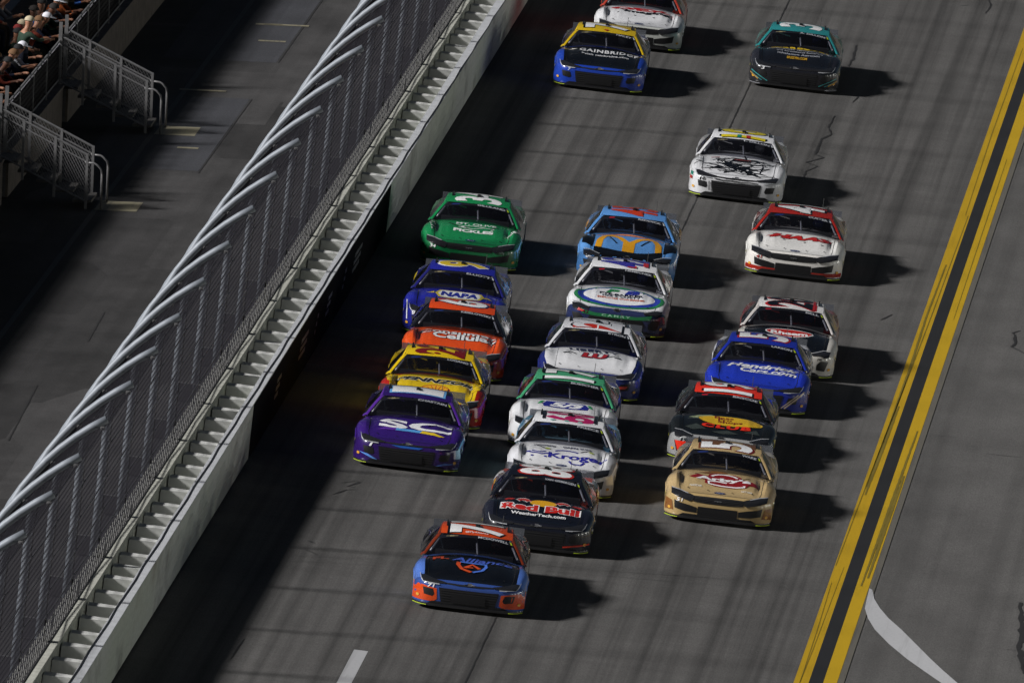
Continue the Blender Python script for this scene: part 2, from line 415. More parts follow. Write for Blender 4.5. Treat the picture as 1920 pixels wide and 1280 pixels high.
# foam blocks between the tubes and the wall
FO = 1.50
fm = MB()
prof = [(-5.69, 0.0), (-5.19, 0.06), (-5.19, 0.34), (-5.69, 0.40)]
fm.add([(x, y_, 0.05) for x, y_ in prof] + [(x, y_, 0.94) for x, y_ in prof],
       [(3, 2, 1, 0), (4, 5, 6, 7), (0, 1, 5, 4), (1, 2, 6, 5), (2, 3, 7, 6), (3, 0, 4, 7)])
foam_me = mesh_from('foam_block', fm.v, fm.f)
y = -30.0
while y < 105:
    o = link('foam_block', foam_me, M_FOAM, bar); o.location = off + Vector((random.uniform(-0.008, 0.008), y + random.uniform(-0.06, 0.06), random.uniform(-0.02, 0.02)))
    o.rotation_euler.z = random.uniform(-0.02, 0.02)
    y += FO
cw = empty('concrete_wall', (-6.0, 0, 0)); tag(cw, 'old concrete wall behind the barrier, carrying the catch fence', 'wall')
y = YA
while y < YB:
    o = MB().box((0.30 - 0.56, y + 0.006, -0.2), (0.29, y + 6.09, 1.06)).build('wall_section', M_CONC, cw); y += 6.1

MB().box((-0.27, YA, 1.063), (0.155, YB, 1.075)).build('base_rail', M_DARKSTEEL, cw)
# ------------------------------------------------------------------ catch fence
XF, RARC, ZARC, AMAX = -6.04, 3.75, 3.50, math.radians(57.5)
def lift(y):
    """the banking grows towards the camera, the fence rises with it"""
    t = max(0.0, -14.0 - y)
    return 0.020*t + 0.00003*t*t, 0.0072*t
def fence_prof(s, off_=0.0):
    """(x, z) along the post, s from the base"""
    z0 = 1.06; L0 = ZARC - z0
    if s <= L0: return XF + off_, z0 + s
    a = min((s - L0)/RARC, AMAX + 0.2)
    return XF + RARC*(1 - math.cos(a)) + off_*math.cos(a), ZARC + RARC*math.sin(a) - off_*math.sin(a)
S_END = (ZARC - 1.06) + RARC*AMAX
fence = empty('catch_fence', (XF, 0, 1.06)); tag(fence, 'tall catch fence of curved galvanised posts, wire mesh and cables', 'fence')
fo = Vector((-XF, 0, -1.06))
pm = MB(); ss = [0.0, 1.2, ZARC - 1.06] + [(ZARC - 1.06) + RARC*AMAX*t for t in np.linspace(0.08, 1, 13)]
pm.tube([(fence_prof(s)[0], 0, fence_prof(s)[1]) for s in ss], 0.066, 10)
post_me = mesh_from('post', pm.v, pm.f, True)
plm = MB()
plm.box((XF - 0.36, -0.015, 1.065), (XF + 0.10, 0.015, 1.40)).box((XF - 0.38, -0.12, 1.062), (XF + 0.12, 0.12, 1.075))
plate_me = mesh_from('base_bracket', plm.v, plm.f)
plt = MB().box((XF - 0.365, -0.02, 1.40), (XF + 0.105, 0.02, 1.415)); lit_edge_me = mesh_from('bracket_lit_edge', plt.v, plt.f)  # paler strip: the bracket's lit top edge put into the colour
CABLES = [0.12, 0.26, 0.42, 0.85, 1.4, 2.0, 2.55, 3.1, 3.6, 4.1, 4.6, 5.1, 5.6, S_END - 0.12]
clm = MB().box((-0.035, -0.05, -0.03), (0.035, 0.05, 0.03)); clamp_me = mesh_from('clamp', clm.v, clm.f)
POSTS = [8.3 + 4.78*k for k in range(-16, 22)]
for y in POSTS:
    dz, dx = lift(y)
    o = link('post', post_me, M_GALV, fence); o.location = fo + Vector((dx, y, dz)); o.rotation_euler.z = random.uniform(-0.012, 0.012)
    o2 = link('base_bracket', plate_me, M_DARKSTEEL, fence); o2.location = fo + Vector((dx, y, dz))
    o3 = link('bracket_lit_edge', lit_edge_me, M_RAIL, o2)
    for s in CABLES[7::2]:
        x_, z_ = fence_prof(s, 0.09)
        c = link('clamp', clamp_me, M_RAIL, o); c.location = (x_, 0, z_)
for s in CABLES:
    m = MB(); pts = []
    x_, z_ = fence_prof(s, 0.10)
    for i, y in enumerate(POSTS):
        dz, dx = lift(y); pts.append((x_ + dx, y, z_ + dz))
        if i < len(POSTS) - 1:
            y2 = POSTS[i+1]; d2, e2 = lift((y + y2)/2); sag = random.uniform(0.02, 0.05)
            pts.append((x_ + e2, (y + y2)/2, z_ + d2 - sag))
    o = m.tube(pts, 0.011, 5).build('cable', M_CABLE, fence, True); o.location = fo
# woven wire
def wires(s0, s1, pitch, slope, r, off_, ya, yb, nseg):
    V, Fc = [], []
    for sgn in (1, -1):
        y = ya
        while y < yb:
            prev = None
            yy0 = y
            base = len(V)
            for i in range(nseg + 1):
                s = s0 + (s1 - s0)*i/nseg
                x_, z_ = fence_prof(s, off_ + 0.004*sgn)
                yy = yy0 + sgn*slope*(s - s0)
                dz, dx = lift(yy)
                x_ += dx; z_ += dz
                V += [(x_ - r, yy - r, z_), (x_ + r, yy - r, z_), (x_, yy + r*1.2, z_)]
            for i in range(nseg):
                a = base + 3*i
                for q in range(3): Fc.append((a + q, a + (q+1) % 3, a + 3 + (q+1) % 3, a + 3 + q))
            y += pitch
    return V, Fc
V, Fc = wires(0.0, S_END, 0.17, 0.75, 0.0030, 0.075, -75, 112, 12)
o = link('wire_mesh', mesh_from('wire_mesh', V, Fc), M_WIRE, fence); o.location = fo; o['kind'] = 'stuff'
V, Fc = wires(0.02, 0.46, 0.44, 0.55, 0.0032, 0.19, -32, 100, 2)
o = link('lower_mesh', mesh_from('lower_mesh', V, Fc), M_MESHLOW, fence); o.location = fo; o['kind'] = 'stuff'

# ------------------------------------------------------------------ walkway and grandstand behind the fence (level ground, the track is banked)
TILT = math.radians(-4.2)
STAND = Matrix.Translation((-6.5, 0, -0.05)) @ Matrix.Rotation(TILT, 4, 'Y')
def place_on_stand(o, loc=(0, 0, 0), rz=0.0):
    o.matrix_world = STAND @ Matrix.Translation(loc) @ Matrix.Rotation(rz, 4, 'Z')
STI = STAND.inverted()
def stand_pt(u, v, z=0.0):
    """point on the level plane z of the stand's frame seen at (u, v)"""
    c = STI @ Vector(CAM); d = STI.to_3x3() @ Vector(RW.T @ np.array([u - CX, -(v - CY), -F_PX]))
    t = (z - c.z)/d.z; return c + d*t
def stand_plane(u, v, z0, x0, slope):
    """hit of the sight line with the inclined plane z = z0 + (x0 - x)*slope"""
    c = STI @ Vector(CAM); d = STI.to_3x3() @ Vector(RW.T @ np.array([u - CX, -(v - CY), -F_PX]))
    t = (z0 + (x0 - c.x)*slope - c.z)/(d.z + d.x*slope); return c + d*t
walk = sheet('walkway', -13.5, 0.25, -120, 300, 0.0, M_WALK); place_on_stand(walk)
tag(walk, 'dark asphalt service road between the catch fence and the grandstand')
xj = stand_pt(475, 0)[0]; xs = stand_pt(605, 0)[0]
sheet('joint', xj - 0.06, xj + 0.05, -120, 300, 0.004, M_SEAL, parent=walk)
for u0, v0, u1, v1 in [(605, 0, 522, 118), (472, 187, 372, 325), (70, 722, 16, 826), (196, 585, 165, 640)]:
    a, b = stand_pt(u0, v0), stand_pt(u1, v1)
    ribbon('seam', [(a.x, a.y), (b.x, b.y)], 0.03, M_SEAL, walk, z=0.005, jitter=0.2, taper=False)
M_PATCH = asphalt('patched_asphalt', 0.046, 0.2, 0.2, (0.93, 0.95, 1.08))
for (u0, v0, u1, v1) in [(340, 320, 440, 185), (510, 118, 560, 0)]:
    a, b = stand_pt(u0, v0), stand_pt(u1, v1)
    xr = xs - 0.03 
    sheet('asphalt_patch', xj - 1.0, xr, a.y, b.y, 0.003, M_PATCH, parent=walk)
M_PLATE = worn_paint('worn_cream_paint', (0.20, 0.18, 0.12), 0.7, (0.04, 0.04, 0.035))
PL = [(stand_pt(222, 387), 'near'), (stand_pt(332, 246), 'far')]
for p, _n in PL:
    sheet('painted_landing', p.x - 0.42, p.x + 0.43, p.y - 0.75, p.y + 0.75, 0.007, M_PLATE, parent=walk)
for u, v, w in [(537, 48, 0.5), (505, 47, 0.3), (352, 278, 0.22), (380, 170, 0.5), (510, 78, 0.3)]:
    p = stand_pt(u, v); sheet('paint_mark', p.x - w, p.x + w, p.y - 0.12, p.y + 0.12, 0.009, M_PLATE, parent=walk)

# stand front wall, railing, tiers, added shade deck
XW = stand_pt(309, 0)[0]
WH = 0.88                                   # wall height
stand = empty('grandstand'); place_on_stand(stand, (XW - 0.15, 70, 0)); tag(stand, 'dark concrete grandstand tiers under the spectators', kind='structure')
def st(b, name, mat, par=stand): return b.build(name, mat, par)
for r in range(9):
    st(MB().box((-0.35 - 0.85*(r+1), -60, -0.1), (-0.35 - 0.85*r, 60, WH + 0.10 + 0.36*r)), 'tier', M_CONC_OLD)
for r in range(9):
    st(MB().box((-0.35 - 0.85*r - 0.62, -60, WH + 0.10 + 0.36*r + 0.36), (-0.35 - 0.85*r - 0.34, 60, WH + 0.10 + 0.36*r + 0.41)), 'bench_plank', plain('bench_aluminium', (0.16, 0.16, 0.17), 0.5, 0.4))
deck = empty('upper_deck'); place_on_stand(deck, (XW - 4.95, 70, 0)); tag(deck, 'unseen upper deck slab added to shade the spectators', kind='structure')  # added out of view, only there to shade the crowd
MB().box((-14, -70, 4.6), (0.0, 75, 5.0)).build('shade_slab', M_CONC_OLD, deck)  # slab added out of view to keep the floodlight off the crowd
GAPS = [(PL[0][0].y, 0.62), (PL[1][0].y, 0.62)]
def spans(lo, hi):
    out = []; y = lo
    for g, h in sorted(GAPS):
        out.append((y, g - h)); y = g + h
    out.append((y, hi)); return out
segs = spans(20, 130)
names = ['nearest the camera, left of the near stairway', 'between the two stairways', 'beyond the far stairway']
for (a, b), nm in zip(segs, names):
    w = empty('stand_wall'); place_on_stand(w, (XW, (a+b)/2, 0)); h = (b-a)/2
    MB().box((-0.20, -h, -0.1), (0.0, h, WH)).build('wall', M_CONC_OLD, w)
    MB().box((-0.23, -h, WH), (0.03, h, WH + 0.06)).build('coping', M_CONC_OLD, w)
    tag(w, 'low concrete front wall of the grandstand ' + nm, 'wall', 'grandstand front walls')
    r_ = empty('stand_railing'); place_on_stand(r_, (XW - 0.1, (a+b)/2, WH + 0.06))
    tag(r_, 'steel mesh railing on the grandstand wall ' + nm, 'railing', 'grandstand railings')
    MB().tube([(0, -h, 0.92), (0, h, 0.92)], 0.026, 6).build('top_rail', M_RAIL, r_)
    MB().tube([(0, -h, 0.10), (0, h, 0.10)], 0.02, 6).build('bottom_rail', M_RAIL, r_)
    n = max(1, int(2*h/2.4))
    for i in range(n + 1):
        yy = -h + 2*h*i/n
        MB().box((-0.025, yy - 0.025, 0), (0.025, yy + 0.025, 0.92)).build('post', M_RAIL, r_)
    V, Fc = [], []
    for sgn in (1, -1):
        for yy in np.arange(-h, h, 0.11):
            b0 = len(V); y2 = max(-h, min(h, yy + sgn*0.4)); r = 0.003
            for q, (y3, z3) in enumerate([(yy, 0.1), (y2, 0.9)]):
                V += [(-r, y3, z3), (r, y3 - r, z3), (r, y3 + r, z3)]
            for q in range(3): Fc.append((b0+q, b0+(q+1) % 3, b0+3+(q+1) % 3, b0+3+q))
    o = link('mesh_infill', mesh_from('mesh_infill', V, Fc), M_WIRE, r_); o['kind'] = 'stuff'
    # dark sheeting tied behind the mesh
    MB().box((-0.06, -h, 0.12), (-0.045, h, 0.88)).build('windscreen', plain('dark_windscreen_cloth', (0.012, 0.012, 0.013), 0.8, noise=0.3, scale=4), r_)

# two stairways with chain-link sides
def stairway(p, label):
    t = empty('stairway'); place_on_stand(t, (p.x - 0.42, p.y, 0)); tag(t, label, 'stairs', 'stairways up into the grandstand')
    X1 = XW - (p.x - 0.42); TOP = WH + 0.02; W = 0.62
    n = 5
    for i in range(n):
        xa = X1*(i + 0.2)/n; xb = X1*(i + 1.2)/n
        MB().box((min(xa, xb), -W, TOP*(i+1)/n - 0.05), (max(xa, xb), W, TOP*(i+1)/n)).build('step', plain('step_steel', (0.09, 0.085, 0.08), 0.7, 0.2, noise=0.3), t)
    MB().box((X1 - 1.0, -W, TOP - 0.04), (X1 - 0.02 + 0.25, W, TOP + 0.005)).build('landing', plain('landing_steel', (0.12, 0.12, 0.115), 0.6, 0.3, noise=0.3), t)
    for sy in (-1, 1):
        yy = sy*(W + 0.03)
        side = MB()
        a0, a1 = Vector((0.10*X1, yy, 0.05)), Vector((X1 - 0.1, yy, TOP + 0.02))
        H = 1.05
        up = Vector((0, 0, H))
        side.tube([a0 + up, a1 + up], 0.026, 6).tube([a0 + Vector((0,0,0.1)), a1 + Vector((0,0,0.1))], 0.02, 6)
        side.tube([a0 + up*0.86, a1 + up*0.86], 0.018, 6)
        sd = side.build('side_rail', M_RAIL, t)
        for f_ in (0.0, 0.36, 0.72, 1.0):
            q = a0.lerp(a1, f_)
            MB().box((q.x - 0.026, yy - 0.024, max(0.0, q.z - 0.15)), (q.x + 0.026, yy + 0.024, q.z + H + 0.02)).build('post', M_RAIL, t)
        V, Fc = [], []; L = (a1 - a0)
        for sgn in (1, -1):
            for f_ in np.linspace(-0.4, 1.4, 44):
                f2 = f_ + sgn*0.40
                za, zb = 0.1, H
                ends = []
                for ff, zz in ((f_, za), (f2, zb)): ends.append([ff, zz])
                # clip to the panel
                (fa, z1), (fb, z2) = ends
                def clip(fa, z1, fb, z2):
                    pts = []
                    for (f0, zz0, f1, zz1) in ((fa, z1, fb, z2), (fb, z2, fa, z1)):
                        if f0 < 0: k = (0 - f0)/(f1 - f0) if f1 != f0 else 2; 
                        elif f0 > 1: k = (1 - f0)/(f1 - f0) if f1 != f0 else 2
                        else: k = 0
                        if k < 0 or k > 1: return None
                        pts.append((f0 + (f1 - f0)*k, zz0 + (zz1 - zz0)*k))
                    return pts
                c = clip(fa, z1, fb, z2)
                if not c: continue
                b0 = len(V); r = 0.004
                for ff, zz in c:
                    q = a0 + L*ff + Vector((0, 0, zz)); V += [(q.x - r, q.y - r, q.z), (q.x + r, q.y - r, q.z), (q.x, q.y + r, q.z)]
                for q in range(3): Fc.append((b0+q, b0+(q+1) % 3, b0+3+(q+1) % 3, b0+3+q))
        o = link('chain_link', mesh_from('chain_link', V, Fc), M_RAIL, t); o['kind'] = 'stuff'
        # hooped hand rail at the foot
        hp = [(0.12*X1, yy, 0.95), (0.02*X1, yy, 0.93), (0.02 , yy, 0.90), (0.10, yy, 0.82), (0.12, yy, 0.70), (0.12, yy, 0.0)]
        MB().tube(hp, 0.022, 8).build('hand_rail', M_RAIL, t, True)
        MB().box((X1 - 0.12, yy - 0.035, 0), (X1 - 0.05, yy + 0.035, TOP + 1.35)).build('gate_post', M_RAIL, t)
    return t
stairway(PL[0][0], 'near steel stairway with chain-link sides and hooped handrails')
stairway(PL[1][0], 'far steel stairway with chain-link sides, further up the walkway')

# ------------------------------------------------------------------ stock cars
def cr(xs, ys):
    """smooth interpolation through control points"""
    xs, ys = np.array(xs, float), np.array(ys, float)
    d = np.gradient(ys, xs)
    def f(x):
        x = np.clip(x, xs[0], xs[-1]); i = np.clip(np.searchsorted(xs, x) - 1, 0, len(xs) - 2)
        h = xs[i+1] - xs[i]; t = (x - xs[i])/h
        return (2*t**3 - 3*t**2 + 1)*ys[i] + (t**3 - 2*t**2 + t)*h*d[i] + (-2*t**3 + 3*t**2)*ys[i+1] + (t**3 - t**2)*h*d[i+1]
    return f
FW = cr([0, 0.5, 0.95, 1.6, 2.5, 3.3, 3.9, 4.4, 4.9], [0.965, 0.98, 1.0, 0.96, 0.94, 0.945, 0.955, 0.935, 0.885])
FZC = cr([0.1, 0.3, 0.6, 1.0, 1.5, 2.2, 3.0, 3.9, 4.2, 4.6, 4.9], [0.550, 0.585, 0.655, 0.735, 0.815, 0.82, 0.79, 0.785, 0.79, 0.79, 0.78])
FZF = cr([0.1, 0.35, 0.65, 1.0, 1.4, 2.0, 2.8, 3.3, 3.8, 4.3, 4.9], [0.530, 0.585, 0.665, 0.730, 0.735, 0.715, 0.715, 0.75, 0.80, 0.80, 0.775])
FZS = cr([0.1, 0.4, 0.7, 1.02, 1.35, 1.7, 2.5, 3.2, 3.55, 3.81, 4.1, 4.5, 4.9], [0.38, 0.44, 0.54, 0.575, 0.54, 0.47, 0.46, 0.48, 0.57, 0.60, 0.57, 0.50, 0.48])
WHEELS = (1.02, 3.81); RW_ = 0.36
def bow(xf): return 0.07*xf**2 + 0.33*xf**9
def build_body(make):
    st_ = np.unique(np.round(np.concatenate([np.linspace(0.14, 0.5, 10), np.linspace(0.5, 1.6, 30), np.linspace(1.6, 3.3, 14), np.linspace(3.3, 4.4, 28), np.linspace(4.4, 4.88, 6)]), 4))
    fr = np.concatenate([np.linspace(0, 0.87, 20)])
    ang = np.linspace(0, math.pi/2, 7)[1:]
    nside = 8
    crease = {'ford': 0.075, 'chevy': 0.026, 'toyota': 0.022}[make]
    rows = []
    for s in st_:
        W, zc, zf, zs = FW(s), FZC(s), FZF(s), FZS(s)
        fade = max(0.0, 1 - s/1.2)**1.6
        row = []
        hb = math.exp(-((s - 0.95)/0.42)**2)
        for f in fr:
            t = f/0.80
            z = zc + (zf - zc)*min(1, t)**2.2
            x = f*W
            if s < 1.6:
                z -= crease*hb*math.exp(-((f - 0.70)/0.05)**2)*1.0
                z += 0.014*hb*math.exp(-((f - 0.36)/0.14)**2) + 0.016*hb*math.exp(-((f - 0.47)/0.045)**2)
                z += (0.035 if make == 'ford' else 0.015)*hb*math.exp(-((f - 0.82)/0.06)**2)
            row.append((x, s + bow(f)*fade, z))
        for a in ang:
            f = 0.87 + 0.13*math.sin(a)
            z = zs + (zf - zs)*math.cos(a)
            row.append((f*W, s + bow(f)*fade, z))
        ye = s + bow(1.0)*fade
        zb = 0.13
        for yw in WHEELS:
            if abs(ye - yw) < RW_: zb = max(zb, 0.33 + math.sqrt(RW_**2 - (ye - yw)**2)*0.80)
        zb = min(zb, zs - 0.015)
        for k in range(1, nside + 1):
            q = k/nside
            z = zs + (zb - zs)*q
            row.append((W - 0.02*((zs - z)/0.45)**2 + 0.012*math.sin(q*math.pi), ye, z))
        rows.append(row)
    parts = {k: ([], [], {}) for k in ('hood', 'nose', 'fender_l', 'fender_r', 'door_l', 'door_r', 'quarter_l', 'quarter_r', 'decklid')}
    def put(part, quad):
        V, Fq, idx = parts[part]; f = []
        for p in quad:
            key = tuple(round(c, 5) for c in p)
            if key not in idx: idx[key] = len(V); V.append(key)
            f.append(idx[key])
        if len(set(f)) >= 3: Fq.append([i for n, i in enumerate(f) if i not in f[:n]])
    nt = len(fr) - 1
    for i in range(len(rows) - 1):
        for j in range(len(rows[0]) - 1):
            for sg in (1, -1):
                q = [rows[i][j], rows[i][j+1], rows[i+1][j+1], rows[i+1][j]]
                q = [(sg*x, y, z) for x, y, z in q]
                if sg < 0: q = q[::-1]
                cy = sum(p[1] for p in q)/4; s_ = st_[i]
                side = 'r' if sg > 0 else 'l'
                if fr[min(j, nt)] < 0.79 and j < nt and s_ < 1.55: part = 'hood'
                elif s_ < 1.62: part = 'fender_' + side
                elif s_ < 3.2 : part = 'door_' + side
                elif s_ > 4.0 and j < nt and fr[j] < 0.62: part = 'decklid'
                else: part = 'quarter_' + side
                put(part, q)
    # front fascia below the hood edge
    top = rows[0][:len(fr) + len(ang)]
    tv = [0, 0.07, 0.15, 0.28, 0.42, 0.58, 0.74, 0.88, 1.0]
    pr = [0, -0.105, -0.128, -0.134, -0.134, -0.130, -0.122, -0.112, -0.105]
    cols = []
    for (x, y, z) in top:
        k = 1 - (x/FW(0.14))**9
        cols.append([(x + 0.012*(1 - k)*math.sin(t*math.pi), y + o_*k - 0.05*(1-k)*min(1, t*2), z + (0.115 - z)*t) for t, o_ in zip(tv, pr)])
    for j in range(len(cols) - 1):
        for k in range(len(tv) - 1):
            for sg in (1, -1):
                q = [cols[j][k], cols[j][k+1], cols[j+1][k+1], cols[j+1][k]]
                q = [(sg*x, y, z) for x, y, z in q]
                if sg < 0: q = q[::-1]
                put('nose', q)
    # tail panel
    last = rows[-1]
    for j in range(len(last) - 1):
        for sg in (1, -1):
            q = [last[j], last[j+1], (last[j+1][0]*0.97, 4.93, 0.2), (last[j][0]*0.97, 4.93, 0.2)]
            q = [(sg*x, y, z) for x, y, z in q]
            if sg < 0: q = q[::-1]
            put('quarter_r' if sg > 0 else 'quarter_l', q)
    out = {k: mesh_from(k, v[0], v[1], True) for k, v in parts.items()}
    V, Fq = [], []
    for k, v in parts.items():
        n = len(V); V += v[0]; Fq += [tuple(i + n for i in f) for f in v[1]]
    # splitter blade
    sp = MB(); n = 24; L0, L1 = [], []
    for i in range(n + 1):
        f = -1 + 2*i/n; x = f*0.955
        y = 0.035 + bow(abs(f))*0.80 - 0.05
        L0.append((x, y - 0.015)); L1.append((f*0.93, y + 0.16))
    vs = [(x, y, 0.115) for x, y in L0] + [(x, y, 0.115) for x, y in L1] + [(x, y, 0.075) for x, y in L0] + [(x, y, 0.075) for x, y in L1]
    m = n + 1; fs = []
    for i in range(n):
        fs += [(i, i+1, m+i+1, m+i), (2*m+i, 2*m+i+1, i+1, i), (3*m+i, 3*m+i+1, 2*m+i+1, 2*m+i)]
    out['splitter'] = mesh_from('splitter', vs, fs)
    c = MB()
    for sg in (1, -1):
        pts = [L0[i] for i in range(0, 4)]
        c.tube([(sg*-x, y - 0.004, 0.098) for x, y in pts], 0.013, 4)
        out['splitter_end_' + ('l' if sg > 0 else 'r')] = None
        cc = MB().tube([(sg*x, y - 0.003, 0.083) for x, y in pts], 0.008, 4)
        out['splitter_end_' + ('l' if sg > 0 else 'r')] = mesh_from('splitter_end', cc.v, cc.f)
    # glass house
    def ws(u, v):      # u -1..1 across, v 0..1 up the windscreen
        hw = 0.885 + (0.628 - 0.885)*v
        yb = 1.38 + 0.30*u*u; yt = 2.24 + 0.12*u*u
        x = u*hw; y = yb + (yt - yb)*v
        fb = abs(u)*0.755/0.97
        zb = 0.812 - 0.075*u*u; zt = 1.09 - 0.035*u*u
        z = zb + (zt - zb)*v + 0.035*math.sin(math.pi*v)*(1 - 0.5*u*u)
        return (x, y, z)
    def grid(fn, nu, nv, u0=-1, u1=1, v0=0, v1=1):
        P = [fn(u0 + (u1-u0)*i/nu, v0 + (v1-v0)*j/nv) for j in range(nv+1) for i in range(nu+1)]
        Fg = [(j*(nu+1)+i, j*(nu+1)+i+1, (j+1)*(nu+1)+i+1, (j+1)*(nu+1)+i) for j in range(nv) for i in range(nu)]
        return P, Fg
    P, Fg = grid(ws, 16, 10, -0.97, 0.97, 0.0, 0.985); out['windscreen'] = mesh_from('windscreen', P, Fg, True)
    n = len(V); V += P; Fq += [tuple(i + n for i in f) for f in Fg]
    def rail_top(t):   # upper edge of the side: pillar foot -> roof corner -> roof rear -> deck
        pts = np.array([(0.905, 1.62, 0.725), (0.845, 1.85, 0.82), (0.765, 2.10, 0.935), (0.678, 2.36, 1.04), (0.648, 2.65, 1.10), (0.625, 2.95, 1.12), (0.60, 3.2, 1.105), (0.63, 3.6, 0.98), (0.69, 4.15, 0.795)])
        k = t*(len(pts)-1); i = min(int(k), len(pts)-2); f = k - i
        return pts[i]*(1-f) + pts[i+1]*f
    # roof skin with screen pillars
    def roof(u, v):
        y0 = 2.235 + 0.12*u*u; y1 = 3.2 + 0.02*u*u
        y = y0 + (y1 - y0)*v
        hw = 0.630 + 0.008*math.sin(math.pi*v) - 0.04*v
        z = 1.09 + 0.138*(math.sin(math.pi*(0.08 + 0.60*v)) - math.sin(math.pi*0.08))
        z -= 0.035*u*u
        return (u*hw, y, z)
    P, Fg = grid(roof, 14, 10); out['roof'] = mesh_from('roof', P, Fg, True)
    n = len(V); V += P; Fq += [tuple(i + n for i in f) for f in Fg]
    for sg, nm in ((1, 'r'), (-1, 'l')):
        Pp = []; Fp = []
        nn = 10
        for i in range(nn + 1):       # A pillar: between screen edge and side
            v = i/nn; a = Vector(ws(0.955, v)); b = Vector(rail_top(v*0.375*1.0)); mid = (a + b)/2 + Vector((0.010, -0.004, 0.016))
            Pp += [tuple(a), tuple(mid), tuple(b)]
        for i in range(6):            # roof edge down to the side
            v = i/5; a = Vector(roof(0.995, v)); b = Vector(rail_top(0.375 + 0.375*v)); mid = (a + b)/2 + Vector((0.012, 0, 0.012))
            Pp += [tuple(a), tuple(mid), tuple(b)]
        m_ = len(Pp)//3
        for i in range(m_ - 1):
            for k in (0, 1):
                q = (3*i+k, 3*i+k+1, 3*i+k+4, 3*i+k+3)
                Fp.append(q if sg > 0 else q[::-1])
        Pp = [(sg*x, y, z) for x, y, z in Pp]
        out['pillar_' + nm] = mesh_from('pillar', Pp, Fp, True)
        def side(u, v):
            t = rail_top(u); y = t[1]
            xb = (0.928 - 0.10*max(0, u - 0.6))*1.0; zb = FZF(y) - 0.012
            b = np.array([xb, y + 0.02, zb]); p = t*(v) + b*(1-v)
            p[0] += 0.02*math.sin(math.pi*v)
            return (sg*p[0], p[1], p[2])
        for name, a, b in (('side_window', 0.07, 0.66), ('rear_pillar', 0.66, 1.0)):
            P, Fg = grid(side, 14, 4, a, b, 0, 1)
            if sg < 0: Fg = [f[::-1] for f in Fg]
            out[name + '_' + nm] = mesh_from(name, P, Fg, True)
        P, Fg = grid(side, 3, 4, 0.0, 0.07, 0, 1)
        out['window_corner_' + nm] = mesh_from('window_corner', P, Fg, True)
    def rg(u, v):
        return (u*(0.585 + 0.05*v), 3.2 + 0.95*v, 1.165 + (0.795 - 1.165)*v - 0.03*u*u + 0.03*math.sin(math.pi*v))
    P, Fg = grid(rg, 8, 6); out['rear_window'] = mesh_from('rear_window', P, Fg, True)
    # spoiler
    b = MB(); n = 10
    vs = []
    for i in range(n + 1):
        f = -1 + 2*i/n; x = f*0.80; y = 4.80 + 0.02*(1 - f*f)
        vs += [(x, y, 0.775), (x, y + 0.065, 0.90), (x, y + 0.078, 0.897), (x, y + 0.018, 0.77)]
    fs = []
    for i in range(n):
        for k in range(4): fs.append((4*i+k, 4*i+(k+1) % 4, 4*i+4+(k+1) % 4, 4*i+4+k))
    fs += [(0, 1, 2, 3), tuple(4*n + k for k in (3, 2, 1, 0))]
    out['spoiler'] = mesh_from('spoiler', vs, fs)
    bvh = BVHTree.FromPolygons([Vector(v) for v in V], Fq)
    # small standard parts
    for sg, nm in ((1, 'r'), (-1, 'l')):
        b = MB().box((sg*0.53 - 0.012, 2.66, 1.15), (sg*0.53 + 0.012, 3.14, 1.19)); out['roof_rail_' + nm] = mesh_from('roof_rail', b.v, b.f)
    b = MB().box((-0.04, 2.66, 1.175), (0.04, 2.80, 1.215)).box((-0.02, 2.62, 1.21), (0.02, 2.70, 1.235)); out['roof_camera'] = mesh_from('roof_camera', b.v, b.f)
    b = MB().tube([(0.42, 3.05, 1.12), (0.425, 3.10, 1.38)], 0.005, 4); out['antenna'] = mesh_from('antenna', b.v, b.f)
    b = MB().box((-0.9, 0.32, 0.14), (0.9, 4.7, 0.34)); out['floor_pan'] = mesh_from('floor_pan', b.v, b.f)
    b = MB().box((-0.68, 1.70, 0.6), (0.68, 1.9, 0.83)); out['dashboard'] = mesh_from('dashboard', b.v, b.f)
    b = MB()
    for sg in (1, -1):
        b.tube([(sg*0.76, 1.75, 0.80), (sg*0.58, 2.4, 1.05), (sg*0.54, 3.0, 1.08), (sg*0.60, 3.4, 0.75)], 0.022, 6)
    b.tube([(-0.53, 2.4, 1.05), (0.53, 2.4, 1.05)], 0.022, 6).tube([(-0.5, 3.0, 1.06), (0.5, 3.0, 1.06)], 0.022, 6).tube([(0.0, 2.4, 1.05), (0.06, 1.75, 0.82)], 0.018, 6)
    b.tube([(-0.5, 3.0, 1.1), (0.45, 3.1, 0.7)], 0.02, 6)
    out['roll_cage'] = mesh_from('roll_cage', b.v, b.f, True)
    b = MB().box((0.12, 2.75, 0.35), (0.62, 2.95, 0.95)).box((0.16, 2.72, 0.84), (0.24, 2.55, 1.0)).box((0.52, 2.72, 0.84), (0.60, 2.55, 1.0)); out['seat'] = mesh_from('seat', b.v, b.f)
    vs, fs = [], []
    for i in range(7):
        for j in range(10):
            a, c2 = math.pi*i/6, 2*math.pi*j/10
            vs.append((0.37 + 0.125*math.sin(a)*math.cos(c2), 2.62 + 0.14*math.sin(a)*math.sin(c2), 0.91 + 0.13*math.cos(a)))
    for i in range(6):
        for j in range(10): fs.append((i*10+j, i*10+(j+1) % 10, (i+1)*10+(j+1) % 10, (i+1)*10+j))
    out['helmet'] = mesh_from('helmet', vs, fs, True)
    return out, bvh

